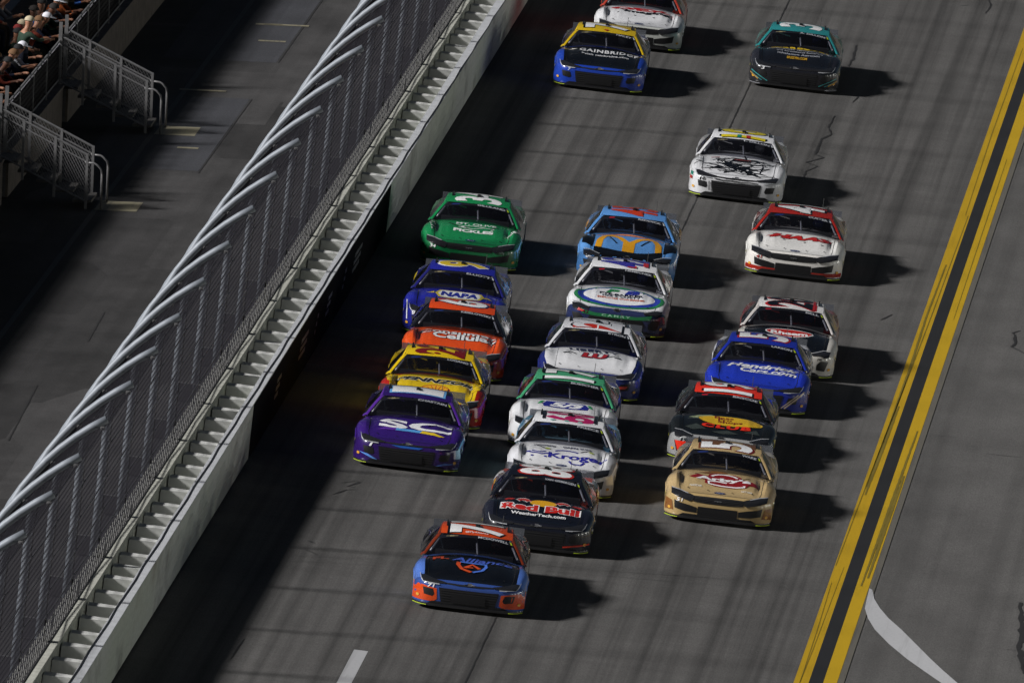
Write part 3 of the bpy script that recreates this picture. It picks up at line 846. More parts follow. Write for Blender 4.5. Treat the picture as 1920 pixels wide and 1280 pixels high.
def lathe_x(prof, n=24):
    vs, fs = [], []
    for x, r in prof:
        for k in range(n):
            a = 2*math.pi*k/n; vs.append((x, r*math.cos(a), r*math.sin(a)))
    for i in range(len(prof)-1):
        for k in range(n): fs.append((i*n+k, i*n+(k+1) % n, (i+1)*n+(k+1) % n, (i+1)*n+k))
    return vs, fs
TYRE = mesh_from('tyre', *lathe_x([(-0.15, 0.22), (-0.16, 0.28), (-0.14, 0.32), (-0.08, 0.332), (0.08, 0.332), (0.14, 0.32), (0.16, 0.28), (0.15, 0.22)]), smooth=True)
RIM = mesh_from('rim', *lathe_x([(0.145, 0.225), (0.13, 0.20), (0.06, 0.18), (0.10, 0.08), (0.12, 0.05), (0.12, 0.0)]), smooth=True)

BODY = {}
for mk in ('chevy', 'ford', 'toyota'):
    BODY[mk] = build_body(mk)

# ---- flat print laid onto the bodywork
TXT = {}
def text_shape(body, bold=0.0, shear=0.0, space=1.0):
    key = (body, bold, shear, space)
    if key not in TXT:
        cu = bpy.data.curves.new('t', 'FONT'); cu.body = body; cu.size = 1.0; cu.offset = bold; cu.shear = shear; cu.space_character = space
        cu.resolution_u = 3; cu.fill_mode = 'FRONT'
        ob = bpy.data.objects.new('t', cu); me = ob.to_mesh()
        v = np.array([q.co[:2] for q in me.vertices]); f = [tuple(p.vertices) for p in me.polygons]
        ob.to_mesh_clear(); bpy.data.objects.remove(ob); bpy.data.curves.remove(cu)
        TXT[key] = (v, f)
    return TXT[key]

def decal_mesh(verts2, faces, mapping, bvh, off_, maxlen):
    """verts2: list of 2-D points; mapping gives (origin, direction) of the ray that finds the skin"""
    bm = bmesh.new()
    bv = [bm.verts.new((x, y, 0)) for x, y in verts2]
    for f in faces:
        try: bm.faces.new([bv[i] for i in f])
        except ValueError: pass
    bmesh.ops.triangulate(bm, faces=bm.faces[:])
    for it in range(4):
        ed = [e for e in bm.edges if e.calc_length() > maxlen]
        if not ed: break
        bmesh.ops.subdivide_edges(bm, edges=ed, cuts=1)
        bmesh.ops.triangulate(bm, faces=[f for f in bm.faces if len(f.verts) > 3])
    dead = []
    for v in bm.verts:
        o, d = mapping(v.co.x, v.co.y)
        hit, nrm, idx, dist = bvh.ray_cast(o, d)
        if hit is None: dead.append(v); continue
        if nrm.dot(d) > 0: nrm = -nrm
        v.co = hit + nrm*off_
    if dead: bmesh.ops.delete(bm, geom=dead, context='VERTS')
    me = bpy.data.meshes.new('decal'); bm.to_mesh(me); bm.free()
    me.polygons.foreach_set('use_smooth', [True]*len(me.polygons))
    return me

def map_top(x, y): return Vector((x, y, 3.0)), Vector((0, 0, -1))
def map_roof(x, y): return Vector((-y, 2.73 + x, 3.0)), Vector((0, 0, -1))          # read from the driver's side
def map_front(x, z): return Vector((x, -1.0, z)), Vector((0, 1, 0))
WS_N = Vector((0, -0.311, 0.95)).normalized(); WS_U = Vector((0, 0.95, 0.311))
def map_glass(x, v):
    p = Vector((x, 2.24, 1.09)) + WS_U*v
    return p + WS_N*0.6, -WS_N
def map_side(sg):
    def f(y, z): return Vector((sg*2.0, y, z)), Vector((-sg, 0, 0))
    return f
MAPS = {'top': map_top, 'roof': map_roof, 'front': map_front, 'glass': map_glass, 'right': map_side(1), 'left': map_side(-1)}

def ell(cx, cy, rx, ry, n=36, a0=0, a1=2*math.pi): return [(cx + rx*math.cos(a0 + (a1-a0)*i/n), cy + ry*math.sin(a0 + (a1-a0)*i/n)) for i in range(n)]
def rect(x0, y0, x1, y1): return [(x0, y0), (x1, y0), (x1, y1), (x0, y1)]
def stroke(pts, w):
    L, R_ = [], []
    for i, p in enumerate(pts):
        a = pts[max(i-1, 0)]; b = pts[min(i+1, len(pts)-1)]
        dx, dy = b[0]-a[0], b[1]-a[1]; l = math.hypot(dx, dy) or 1
        L.append((p[0]-dy/l*w/2, p[1]+dx/l*w/2)); R_.append((p[0]+dy/l*w/2, p[1]-dx/l*w/2))
    return L + R_[::-1]
def arc(cx, cy, rx, ry, d0, d1, n=14): return [(cx + rx*math.cos(math.radians(d0 + (d1-d0)*i/n)), cy + ry*math.sin(math.radians(d0 + (d1-d0)*i/n))) for i in range(n+1)]
def mirror(p): return [(-x, y) for x, y in p][::-1]

WHITE, BLK = (238, 238, 238), (10, 10, 12)
def decal_paint(c):
    if c == 'gloss': return M_LAMP
    return paint(c, 0.35)
M_LAMP = plain('lamp_lens', (0.40, 0.41, 0.43), 0.12, 0.0, coat=1.0)
M_LAMPDARK = plain('lamp_housing', (0.018, 0.018, 0.02), 0.15, coat=1.0)
M_GRILLE = plain('grille_black', (0.008, 0.008, 0.009), 0.45)
M_SLAT = plain('grille_slat', (0.028, 0.028, 0.03), 0.35)
M_BADGE = plain('chrome_badge', (0.35, 0.35, 0.36), 0.25, 0.8)
M_GOLD = plain('gold_badge', (0.42, 0.36, 0.20), 0.35, 0.5)
M_LIME = plain('lime_tape', lin((170, 190, 40)), 0.5)
M_CARBON = plain('carbon_black', (0.012, 0.012, 0.013), 0.35, coat=0.4)
M_GLASSBLK = plain('window_black', (0.006, 0.006, 0.008), 0.12, coat=0.5)
M_CAGE = plain('cage_grey', (0.22, 0.22, 0.24), 0.4)
M_SEAT = plain('seat_black', (0.012, 0.012, 0.012), 0.7)
def glass_mat():
    m = bpy.data.materials.new('windscreen_glass'); m.use_nodes = True
    nt, ln = m.node_tree.nodes, m.node_tree.links; nt.clear()
    out = N(nt, 'ShaderNodeOutputMaterial'); mx = N(nt, 'ShaderNodeMixShader'); tr = N(nt, 'ShaderNodeBsdfTransparent'); gl = N(nt, 'ShaderNodeBsdfPrincipled')
    tr.inputs[0].default_value = (0.72, 0.73, 0.78, 1)
    gl.inputs['Base Color'].default_value = (0.012, 0.012, 0.016, 1); gl.inputs['Roughness'].default_value = 0.12
    mx.inputs[0].default_value = 0.30
    ln.new(tr.outputs[0], mx.inputs[1]); ln.new(gl.outputs[0], mx.inputs[2]); ln.new(mx.outputs[0], out.inputs[0])
    return m
M_GLASS = glass_mat()
def spoiler_mat():
    m = bpy.data.materials.new('smoked_spoiler'); m.use_nodes = True
    nt, ln = m.node_tree.nodes, m.node_tree.links; nt.clear()
    out = N(nt, 'ShaderNodeOutputMaterial'); mx = N(nt, 'ShaderNodeMixShader'); tr = N(nt, 'ShaderNodeBsdfTransparent'); gl = N(nt, 'ShaderNodeBsdfPrincipled')
    tr.inputs[0].default_value = (0.75, 0.76, 0.8, 1); mx.inputs[0].default_value = 0.5
    gl.inputs['Base Color'].default_value = (0.09, 0.095, 0.105, 1); gl.inputs['Roughness'].default_value = 0.3
    ln.new(tr.outputs[0], mx.inputs[1]); ln.new(gl.outputs[0], mx.inputs[2]); ln.new(mx.outputs[0], out.inputs[0])
    return m
M_SPOILER = spoiler_mat()

CARS = 0
def shape_decal(car, parent, bvh, name, polys, mapn, mat, off_, maxlen=0.09):
    if 1 < len(polys) <= 8:      # every separate shape is a part of its own
        return [shape_decal(car, parent, bvh, name, [p], mapn, mat, off_ + 0.0003*i, maxlen) for i, p in enumerate(polys)][0]
    V, Fq = [], []
    for p in polys:
        n = len(V); V += list(p); Fq.append(tuple(range(n, n + len(p))))
    me = decal_mesh(V, Fq, MAPS[mapn], bvh, off_, maxlen)
    if len(me.polygons) == 0: return None
    me.name = name
    o = link(name, me, mat, parent)
    if len(polys) > 8: o['kind'] = 'stuff'
    return o
def text_decal(car, parent, bvh, name, body, mapn, cx, cy, w, h, mat, off_, bold=0.0, shear=0.0, space=1.0, maxlen=0.10, rot=0.0):
    v, f = text_shape(body, bold, shear, space)
    lo, hi = v.min(0), v.max(0)
    q = (v - (lo + hi)/2)/(hi - lo)*np.array([w, h])
    if rot:
        c_, s_ = math.cos(rot), math.sin(rot); q = q @ np.array([[c_, s_], [-s_, c_]])
    q = q + np.array([cx, cy])
    me = decal_mesh([tuple(a) for a in q], f, MAPS[mapn], bvh, off_, maxlen)
    if len(me.polygons) == 0: return None
    me.name = name
    return link(name, me, mat, parent)

STD = {}
def std_front(make):
    """lamps, grilles and ducts of each make: (name, polygons, material, layer)"""
    if make == 'chevy':
        lamp_l = [(-0.86, 0.565), (-0.80, 0.575), (-0.62, 0.545), (-0.40, 0.520), (-0.42, 0.497), (-0.62, 0.485), (-0.80, 0.49)]
        drl_l = stroke([(-0.875, 0.580), (-0.845, 0.525), (-0.80, 0.492), (-0.62, 0.482), (-0.52, 0.480)], 0.009)
        upper = [(-0.40, 0.522), (-0.2, 0.517), (0.2, 0.517), (0.40, 0.522), (0.42, 0.497), (0.2, 0.488), (-0.2, 0.488), (-0.42, 0.497)]
        low = [(-0.52, 0.425), (-0.3, 0.418), (0.3, 0.418), (0.52, 0.425), (0.50, 0.30), (0.47, 0.165), (-0.47, 0.165), (-0.50, 0.30)]
        duct = [(-0.80, 0.40), (-0.62, 0.385), (-0.59, 0.29), (-0.62, 0.25), (-0.77, 0.27)]
        bars = [stroke([(-0.49, z), (0.49, z)], 0.010) for z in (0.385, 0.345, 0.30, 0.255, 0.21)]
        return [('headlight', [lamp_l], M_LAMPDARK, 0.013), ('headlight', [mirror(lamp_l)], M_LAMPDARK, 0.013),
                ('light_strip', [drl_l], M_LAMP, 0.018), ('light_strip', [mirror(drl_l)], M_LAMP, 0.018),
                ('upper_grille', [upper], M_GRILLE, 0.006), ('lower_grille', [low], M_GRILLE, 0.006), ('grille_slats', bars, M_SLAT, 0.016),
                ('radiator_opening', [rect(-0.30, 0.165, 0.30, 0.33)], M_BLACK, 0.020),
                ('brake_duct', [duct], M_GRILLE, 0.006), ('brake_duct', [mirror(duct)], M_GRILLE, 0.006)]
    if make == 'ford':
        lamp_l = [(-0.88, 0.575), (-0.74, 0.565), (-0.55, 0.535), (-0.43, 0.515), (-0.47, 0.43), (-0.52, 0.41), (-0.70, 0.455), (-0.86, 0.50)]
        up = [(-0.46, 0.52), (-0.2, 0.525), (0.2, 0.525), (0.46, 0.52), (0.45, 0.415), (0.2, 0.395), (-0.2, 0.395), (-0.45, 0.415)]
        lens = stroke([(-0.87, 0.572), (-0.74, 0.561), (-0.56, 0.532)], 0.009)
        rad = rect(-0.36, 0.16, 0.36, 0.325)
        duct = [(-0.80, 0.40), (-0.72, 0.37), (-0.52, 0.335), (-0.38, 0.30), (-0.38, 0.20), (-0.60, 0.205), (-0.78, 0.245)]
        bars = [stroke([(-0.44, z), (0.44, z)], 0.008) for z in (0.497, 0.47, 0.443, 0.416)]
        return [('headlight', [lamp_l], M_LAMPDARK, 0.013), ('headlight', [mirror(lamp_l)], M_LAMPDARK, 0.013),
                ('light_strip', [lens], M_LAMP, 0.018), ('light_strip', [mirror(lens)], M_LAMP, 0.018),
                ('upper_grille', [up], M_GRILLE, 0.0065), ('grille_slats', bars, M_SLAT, 0.014),
                ('radiator_opening', [rad], M_BLACK, 0.009), ('brake_duct', [duct], M_GRILLE, 0.006), ('brake_duct', [mirror(duct)], M_GRILLE, 0.006)]
    lamp_l = [(-0.88, 0.56), (-0.72, 0.565), (-0.52, 0.53), (-0.54, 0.50), (-0.70, 0.51), (-0.78, 0.47), (-0.85, 0.48)]
    drl_l = stroke([(-0.87, 0.575), (-0.74, 0.572), (-0.54, 0.535)], 0.008)
    low = [(-0.50, 0.40), (0.50, 0.40), (0.56, 0.29), (0.50, 0.165), (-0.50, 0.165), (-0.56, 0.29)]
    duct = [(-0.86, 0.40), (-0.72, 0.41), (-0.64, 0.33), (-0.64, 0.22), (-0.80, 0.20)]
    bars = [stroke([(-0.50, z), (0.50, z)], 0.009) for z in (0.365, 0.32, 0.275, 0.23)]
    return [('headlight', [lamp_l], M_LAMPDARK, 0.013), ('headlight', [mirror(lamp_l)], M_LAMPDARK, 0.013),
            ('light_strip', [drl_l], M_LAMP, 0.018), ('light_strip', [mirror(drl_l)], M_LAMP, 0.018),
            ('lower_grille', [low], M_GRILLE, 0.006), ('grille_slats', bars, M_SLAT, 0.014), ('radiator_opening', [rect(-0.33, 0.165, 0.33, 0.30)], M_BLACK, 0.018),
            ('brake_duct', [duct], M_GRILLE, 0.006), ('brake_duct', [mirror(duct)], M_GRILLE, 0.006)]
for mk in ('chevy', 'ford', 'toyota'):
    STD[mk] = []
    for name, polys, mat, off_ in std_front(mk):
        for p in polys:
            nm_ = 'grille_slat' if name == 'grille_slats' else name
            me = decal_mesh(list(p), [tuple(range(len(p)))], map_front, BODY[mk][1], off_, 0.04); me.name = nm_
            STD[mk].append((nm_, me, mat))
    vents = []
    for sg in (1, -1):
        vents.append(stroke([(sg*0.50, 1.20), (sg*0.30, 1.02)], 0.035))
    seams = [stroke([(sg*0.70, 0.20), (sg*0.745, 0.5), (sg*0.755, 1.0), (sg*0.76, 1.40)], 0.012) for sg in (1, -1)] + [stroke([(-0.70, 0.20), (-0.35, 0.175), (0.0, 0.17), (0.35, 0.175), (0.70, 0.20)], 0.014)]
    for v in seams:
        me = decal_mesh(v, [tuple(range(len(v)))], map_top, BODY[mk][1], 0.0025, 0.08); me.name = 'panel_gap'
        STD[mk].append(('panel_gap', me, M_BLACK))
    for v in [ell(px_, py_, 0.016, 0.022, 8) for px_, py_ in ((-0.58, 0.40), (-0.22, 0.34), (0.22, 0.34), (0.58, 0.40))]:
        me = decal_mesh(v, [tuple(range(len(v)))], map_top, BODY[mk][1], 0.018, 0.08); me.name = 'hood_pin'
        STD[mk].append(('hood_pin', me, M_BLACK))
    for v in vents:
        me = decal_mesh(v, [tuple(range(len(v)))], map_top, BODY[mk][1], 0.004, 0.08); me.name = 'hood_vent'
        STD[mk].append(('hood_vent', me, M_BLACK))

def make_car(key, make, x, y, label, c, decals, name_txt, number, num_col, num_edge, nose_num=None, yaw=1.5, lime=True, roof_bg=None):
    """c: colours of hood, roof, fender, door, quarter, nose, pillar"""
    meshes, bvh = BODY[make]
    t = empty('stock_car', (0, 0, 0)); a = math.radians(yaw)
    # position is given for the top of the windscreen, 2.25 m behind the nose
    y += 0.45
    fx, fy = x + 2.25*math.sin(a), y + 2.25 - 2.25*math.cos(a)
    t.location = (fx, fy, 0.0); t.rotation_euler = (0, 0, a); t.scale = (1, 1, 0.945)
    tag(t, label, 'race car', 'stock cars racing in the pack')
    g = lambda k, d=None: c.get(k, c.get(d) if d else c['body'])
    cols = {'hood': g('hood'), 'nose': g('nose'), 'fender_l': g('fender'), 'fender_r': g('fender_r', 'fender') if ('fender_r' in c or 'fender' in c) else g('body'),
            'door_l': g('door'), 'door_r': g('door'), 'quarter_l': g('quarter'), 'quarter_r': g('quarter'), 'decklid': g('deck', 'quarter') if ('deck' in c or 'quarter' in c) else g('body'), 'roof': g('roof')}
    NAMES = {'fender_l': 'front_fender', 'fender_r': 'front_fender', 'door_l': 'door', 'door_r': 'door', 'quarter_l': 'rear_quarter', 'quarter_r': 'rear_quarter'}
    P = {}
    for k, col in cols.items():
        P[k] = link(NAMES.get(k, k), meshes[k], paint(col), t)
    for sd in 'lr':
        link('window_pillar', meshes['pillar_' + sd], paint(g('pillar', 'roof') if 'pillar' in c or 'roof' in c else g('body')), t)
        link('rear_pillar', meshes['rear_pillar_' + sd], paint(g('rpillar', 'quarter') if ('rpillar' in c or 'quarter' in c) else g('body')), t)
        link('side_window', meshes['side_window_' + sd], M_GLASSBLK, t)
        link('window_corner', meshes['window_corner_' + sd], paint(g('pillar', 'roof') if 'pillar' in c or 'roof' in c else g('body')), t)
        link('roof_rail', meshes['roof_rail_' + sd], M_BLACK, P['roof'])
        if lime: link('splitter_end', meshes['splitter_end_' + sd], M_LIME if lime is True else paint(lime), t)
    glass = link('windscreen', meshes['windscreen'], M_GLASS, t)
    for k, m in (('rear_window', M_GLASSBLK), ('splitter', M_CARBON), ('spoiler', M_SPOILER), ('floor_pan', M_BLACK), ('dashboard', M_SEAT), ('roll_cage', M_CAGE), ('seat', M_SEAT)):
        link(k, meshes[k], m, t)
    link('helmet', meshes['helmet'], paint(random.choice([(200, 200, 205), (30, 30, 34), (120, 20, 20), (40, 60, 140)])), t)
    link('roof_camera', meshes['roof_camera'], M_BLACK, P['roof']); link('antenna', meshes['antenna'], M_BLACK, P['roof'])
    for wy in WHEELS:
        for sg in (1, -1):
            w = link('wheel', TYRE, M_RUBBER, t); w.location = (sg*0.80, wy, 0.332); w.rotation_euler.z = 0 if sg > 0 else math.pi
            link('rim', RIM, M_DARKSTEEL, w)
    for nm, me, mat in STD[make]:
        if key == 'reddick' and nm in ('hood_vent',): continue
        link(nm, me, mat, P['hood'] if nm in ('hood_vent', 'panel_gap', 'hood_pin') else P['nose'])
    # badges
    if make == 'chevy':
        tie = [(-0.10, 0.51), (-0.04, 0.51), (-0.035, 0.522), (0.035, 0.522), (0.04, 0.51), (0.10, 0.51), (0.10, 0.497), (0.04, 0.497), (0.035, 0.485), (-0.035, 0.485), (-0.04, 0.497), (-0.10, 0.497)]
        shape_decal(t, P['nose'], bvh, 'badge', [[(q[0], q[1] + 0.012) for q in tie]], 'front', M_BADGE, 0.016)
        gt = [(-0.11, 0.008), (-0.04, 0.012), (-0.035, 0.03), (0.035, 0.03), (0.04, 0.012), (0.11, 0.012), (0.10, -0.012), (0.04, -0.012), (0.035, -0.03), (-0.035, -0.03), (-0.04, -0.012), (-0.10, -0.012)]
        shape_decal(t, glass, bvh, 'maker_mark', [[(q[0] - 0.42, q[1] - 0.075) for q in gt]], 'glass', M_GOLD, 0.006)
    elif make == 'ford':
        b1 = shape_decal(t, P['hood'], bvh, 'oval_badge', [ell(0, 0.27, 0.105, 0.055)], 'top', paint((22, 36, 92)), 0.006)
        text_decal(t, b1, bvh, 'badge_script', 'Ford', 'top', 0, 0.27, 0.13, 0.055, paint((200, 205, 215)), 0.009, shear=0.3)
        pony = [(-0.085, 0.462), (-0.06, 0.474), (-0.03, 0.470), (0.03, 0.472), (0.07, 0.464), (0.055, 0.458), (0.045, 0.442), (0.035, 0.455), (0.0, 0.456), (-0.015, 0.438), (-0.02, 0.456), (-0.05, 0.458)]
        shape_decal(t, P['nose'], bvh, 'horse_badge', [pony], 'front', M_BADGE, 0.02)
        shape_decal(t, glass, bvh, 'maker_mark', [ell(-0.42, -0.075, 0.10, 0.035)], 'glass', paint((35, 50, 110)), 0.006)
    else:
        shape_decal(t, P['nose'], bvh, 'badge', [ell(0, 0.535, 0.07, 0.022)], 'front', M_BADGE, 0.01)
        shape_decal(t, P['nose'], bvh, 'badge_inner', [ell(0, 0.535, 0.05, 0.013)], 'front', M_GRILLE, 0.013)
        shape_decal(t, glass, bvh, 'maker_mark', [rect(-0.48, -0.10, -0.37, -0.05)], 'glass', paint((190, 30, 45)), 0.006)
    # dark band across the top of the screen with the driver's name
    shape_decal(t, glass, bvh, 'sun_strip', [rect(-0.64, -0.15, 0.64, 0.0)], 'glass', plain('sun_strip', (0.010, 0.010, 0.014), 0.3), 0.003)
    shape_decal(t, glass, bvh, 'camera_slot', [rect(-0.17, -0.12, 0.07, -0.06)], 'glass', M_BLACK, 0.005)
    w = min(0.56, 0.066*len(name_txt))
    text_decal(t, glass, bvh, 'name_lettering', name_txt, 'glass', 0.56 - w/2, -0.082, w, 0.10, paint((200, 202, 208)), 0.007, bold=0.02)
    shape_decal(t, glass, bvh, 'corner_tab', [[(0.585, -0.02), (0.615, -0.02), (0.64, -0.12), (0.61, -0.12)]], 'glass', M_LIME if random.random() < 0.5 else paint((215, 220, 225)), 0.006)
    # roof number, read from the side
    nw = 0.72 if len(number) > 1 else 0.42
    if num_edge is not None:
        text_decal(t, P['roof'], bvh, 'roof_number_edge', number, 'roof', -0.03, 0.0, nw + 0.07, 1.03, paint(num_edge), 0.005, bold=0.055)
    text_decal(t, P['roof'], bvh, 'roof_number', number, 'roof', -0.03, 0.0, nw, 0.94, paint(num_col), 0.008, bold=0.035)
    if nose_num:
        text_decal(t, P['nose'], bvh, 'nose_number', nose_num[0], 'front', nose_num[2], nose_num[3], 0.05*len(nose_num[0]) + 0.02, 0.068, paint(nose_num[1]), 0.012, bold=0.02, shear=0.15)
    shape_decal(t, P['nose'], bvh, 'valance', [[(-0.62, 0.165), (0.62, 0.165), (0.70, 0.118), (-0.70, 0.118)]], 'front', M_CARBON, 0.008)
    # contingency stickers on the corners
    for sg in (1, -1):
        shape_decal(t, P['nose'], bvh, 'corner_sticker', [ell(sg*0.875, 0.235, 0.026, 0.028)], 'front', paint((215, 160, 60)), 0.012)
        shape_decal(t, P['fender_r' if sg > 0 else 'fender_l'], bvh, 'fender_sticker', [rect(0.56, 0.40, 0.64, 0.45)], 'right' if sg > 0 else 'left', paint((210, 205, 60)), 0.006)
    for q in range(4):
        yy, zz = 1.46 + 0.085*(q % 2), 0.24 + 0.10*(q//2)
        shape_decal(t, P['fender_r'], bvh, 'contingency_sticker', [rect(yy, zz, yy + 0.07, zz + 0.07)], 'right', paint(random.choice([(210, 210, 214), (200, 60, 40), (220, 190, 50), (40, 70, 150), (20, 20, 24)])), 0.006)
    lay = 0.004
    for d in decals:
        kind = d[0]; lay += 0.0012
        if kind == 'T':      # text: part, map, string, cx, cy, w, h, colour, opts
            _, part, mp, s_, cx, cy, w, h, col, opt = d
            edge = opt.get('edge')
            par = P.get(part, glass)
            nm = ('hood' if part == 'hood' else part.split('_')[0]) + '_lettering'
            kw = dict(shear=opt.get('shear', 0), space=opt.get('space', 1.0), rot=opt.get('rot', 0))
            if edge is not None:
                text_decal(t, par, bvh, nm + '_edge', s_, mp, cx, cy, w + opt.get('ew', 0.03), h + opt.get('ew', 0.03), paint(edge), lay, bold=opt.get('bold', 0.02) + opt.get('eb', 0.05), **kw)
                lay += 0.0012
            text_decal(t, par, bvh, nm, s_, mp, cx, cy, w, h, paint(col), lay, bold=opt.get('bold', 0.02), **kw)
        else:                # shape: part, map, name, polygons, colour
            _, part, mp, nm, polys, col = d
            m = col if not isinstance(col, tuple) else paint(col)
            shape_decal(t, P.get(part, glass), bvh, nm, polys, mp, m, lay)
    return t
def T(part, mp, s_, cx, cy, w, h, col, **o): return ('T', part, mp, s_, cx, cy, w, h, col, o)
def S(part, mp, nm, polys, col): return ('S', part, mp, nm, polys, col)

# 1 leader, blue / black / orange
org, sky_b = (205, 72, 22), (84, 120, 200)
corner = [(-0.97, 0.44), (-0.80, 0.435), (-0.56, 0.40), (-0.54, 0.20), (-0.60, 0.155), (-0.97, 0.15)]
make_car('mcdowell', 'chevy', -0.02, -0.99, 'blue and orange stock car with black hood, leading the whole pack',
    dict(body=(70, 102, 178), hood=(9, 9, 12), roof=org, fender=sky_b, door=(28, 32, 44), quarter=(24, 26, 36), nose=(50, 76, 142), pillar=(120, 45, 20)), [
    S('nose', 'front', 'corner_panel', [corner], org), S('nose', 'front', 'corner_panel', [mirror(corner)], org),
    S('nose', 'front', 'brake_duct_opening', [[(-0.80, 0.40), (-0.64, 0.385), (-0.60, 0.29), (-0.63, 0.25), (-0.77, 0.27)]], M_GRILLE),
    S('nose', 'front', 'brake_duct_opening', [mirror([(-0.80, 0.40), (-0.64, 0.385), (-0.60, 0.29), (-0.63, 0.25), (-0.77, 0.27)])], M_GRILLE),
    T('hood', 'top', 'FL', -0.56, 1.26, 0.28, 0.19, (215, 80, 30), bold=0.04), T('hood', 'top', 'Alliance', 0.16, 1.23, 1.06, 0.22, (80, 105, 205), bold=0.02, shear=0.25),
    S('hood', 'top', 'shield_left', [stroke([(-0.24, 1.06), (-0.25, 0.92), (-0.18, 0.74), (-0.01, 0.62)], 0.075)], (215, 80, 30)),
    S('hood', 'top', 'shield_right', [stroke([(-0.22, 1.08), (0.0, 1.075), (0.23, 1.06), (0.24, 0.92), (0.18, 0.74), (0.02, 0.62)], 0.06)], (80, 120, 215)),
    S('hood', 'top', 'shield_mark', [stroke([(-0.13, 0.80), (0.0, 0.99), (0.13, 0.80)], 0.07), stroke([(-0.10, 0.82), (0.02, 0.84)], 0.04)], (215, 80, 30)),
    T('roof', 'top', '@FlyAlliance', 0.0, 2.35, 0.40, 0.085, WHITE, bold=0.01),
    ], 'MCDOWELL', '71', WHITE, BLK, ('71', WHITE, -0.66, 0.445), yaw=2.6)
# 2 dark navy, red lettering with bulls
bull = [(-0.34, 0.0), (-0.30, 0.06), (-0.22, 0.10), (-0.10, 0.115), (0.0, 0.08), (0.06, 0.03), (0.10, -0.02), (0.02, -0.01), (-0.04, -0.06), (-0.10, -0.02), (-0.18, -0.01), (-0.24, -0.06), (-0.28, -0.02)]
bl = [(x*0.62 - 0.22, y*1.1 + 1.20) for x, y in bull]
bl_edge = [(x*0.62*1.06 - 0.222, (y - 0.02)*1.3*1.1 + 1.22) for x, y in bull]
bl2 = [(x*0.45 - 0.50, y*0.9 + 1.24) for x, y in bull]
nv = (17, 18, 27)
make_car('svg', 'chevy', 0.65, 6.76, 'dark navy stock car with red lettering and yellow sun on its hood',
    dict(body=nv, hood=(14, 15, 24), roof=(16, 17, 26), fender=(30, 31, 42), quarter=(196, 60, 36), door=(30, 30, 40), nose=(24, 25, 34), deck=(200, 200, 205), rpillar=(120, 110, 112)), [
    S('hood', 'top', 'sun_disc', [ell(0.05, 1.15, 0.24, 0.17)], (225, 165, 25)),
    S('hood', 'top', 'bull_edge', [bl_edge, mirror([(x - 0.1, y) for x, y in bl_edge])], WHITE),
    S('hood', 'top', 'bull', [bl, mirror([(x - 0.1, y) for x, y in bl]), bl2, mirror([(x - 0.1, y - 0.04) for x, y in bl2])], (190, 45, 30)),
    T('hood', 'top', 'Red Bull', 0.02, 0.84, 1.40, 0.34, (200, 38, 30), bold=0.05, edge=WHITE, ew=0.05, eb=0.045),
    T('hood', 'top', 'WeatherTech.com', 0.0, 0.52, 0.98, 0.13, WHITE, bold=0.03),
    S('nose', 'front', 'red_stripe', [stroke([(0.50, 0.17), (0.70, 0.205), (0.95, 0.24)], 0.03)], (200, 50, 30)),
    S('quarter_r', 'right', 'yellow_flash', [[(3.3, 0.55), (3.7, 0.85), (3.9, 0.85), (3.6, 0.45)]], (225, 170, 40)),
    S('quarter_l', 'top', 'yellow_flash', [[(-0.98, 3.35), (-0.86, 3.4), (-0.86, 3.65), (-0.98, 3.6)]], (225, 170, 40)),
    S('quarter_l', 'top', 'white_flash', [[(-0.99, 3.72), (-0.80, 3.72), (-0.80, 4.3), (-0.99, 4.3)]], (225, 225, 228)),
    S('quarter_r', 'top', 'white_flash', [[(0.99, 3.72), (0.80, 3.72), (0.80, 4.3), (0.99, 4.3)]], (150, 152, 158)),
    ], 'VAN GISBERGEN', '88', WHITE, (190, 40, 28), None)
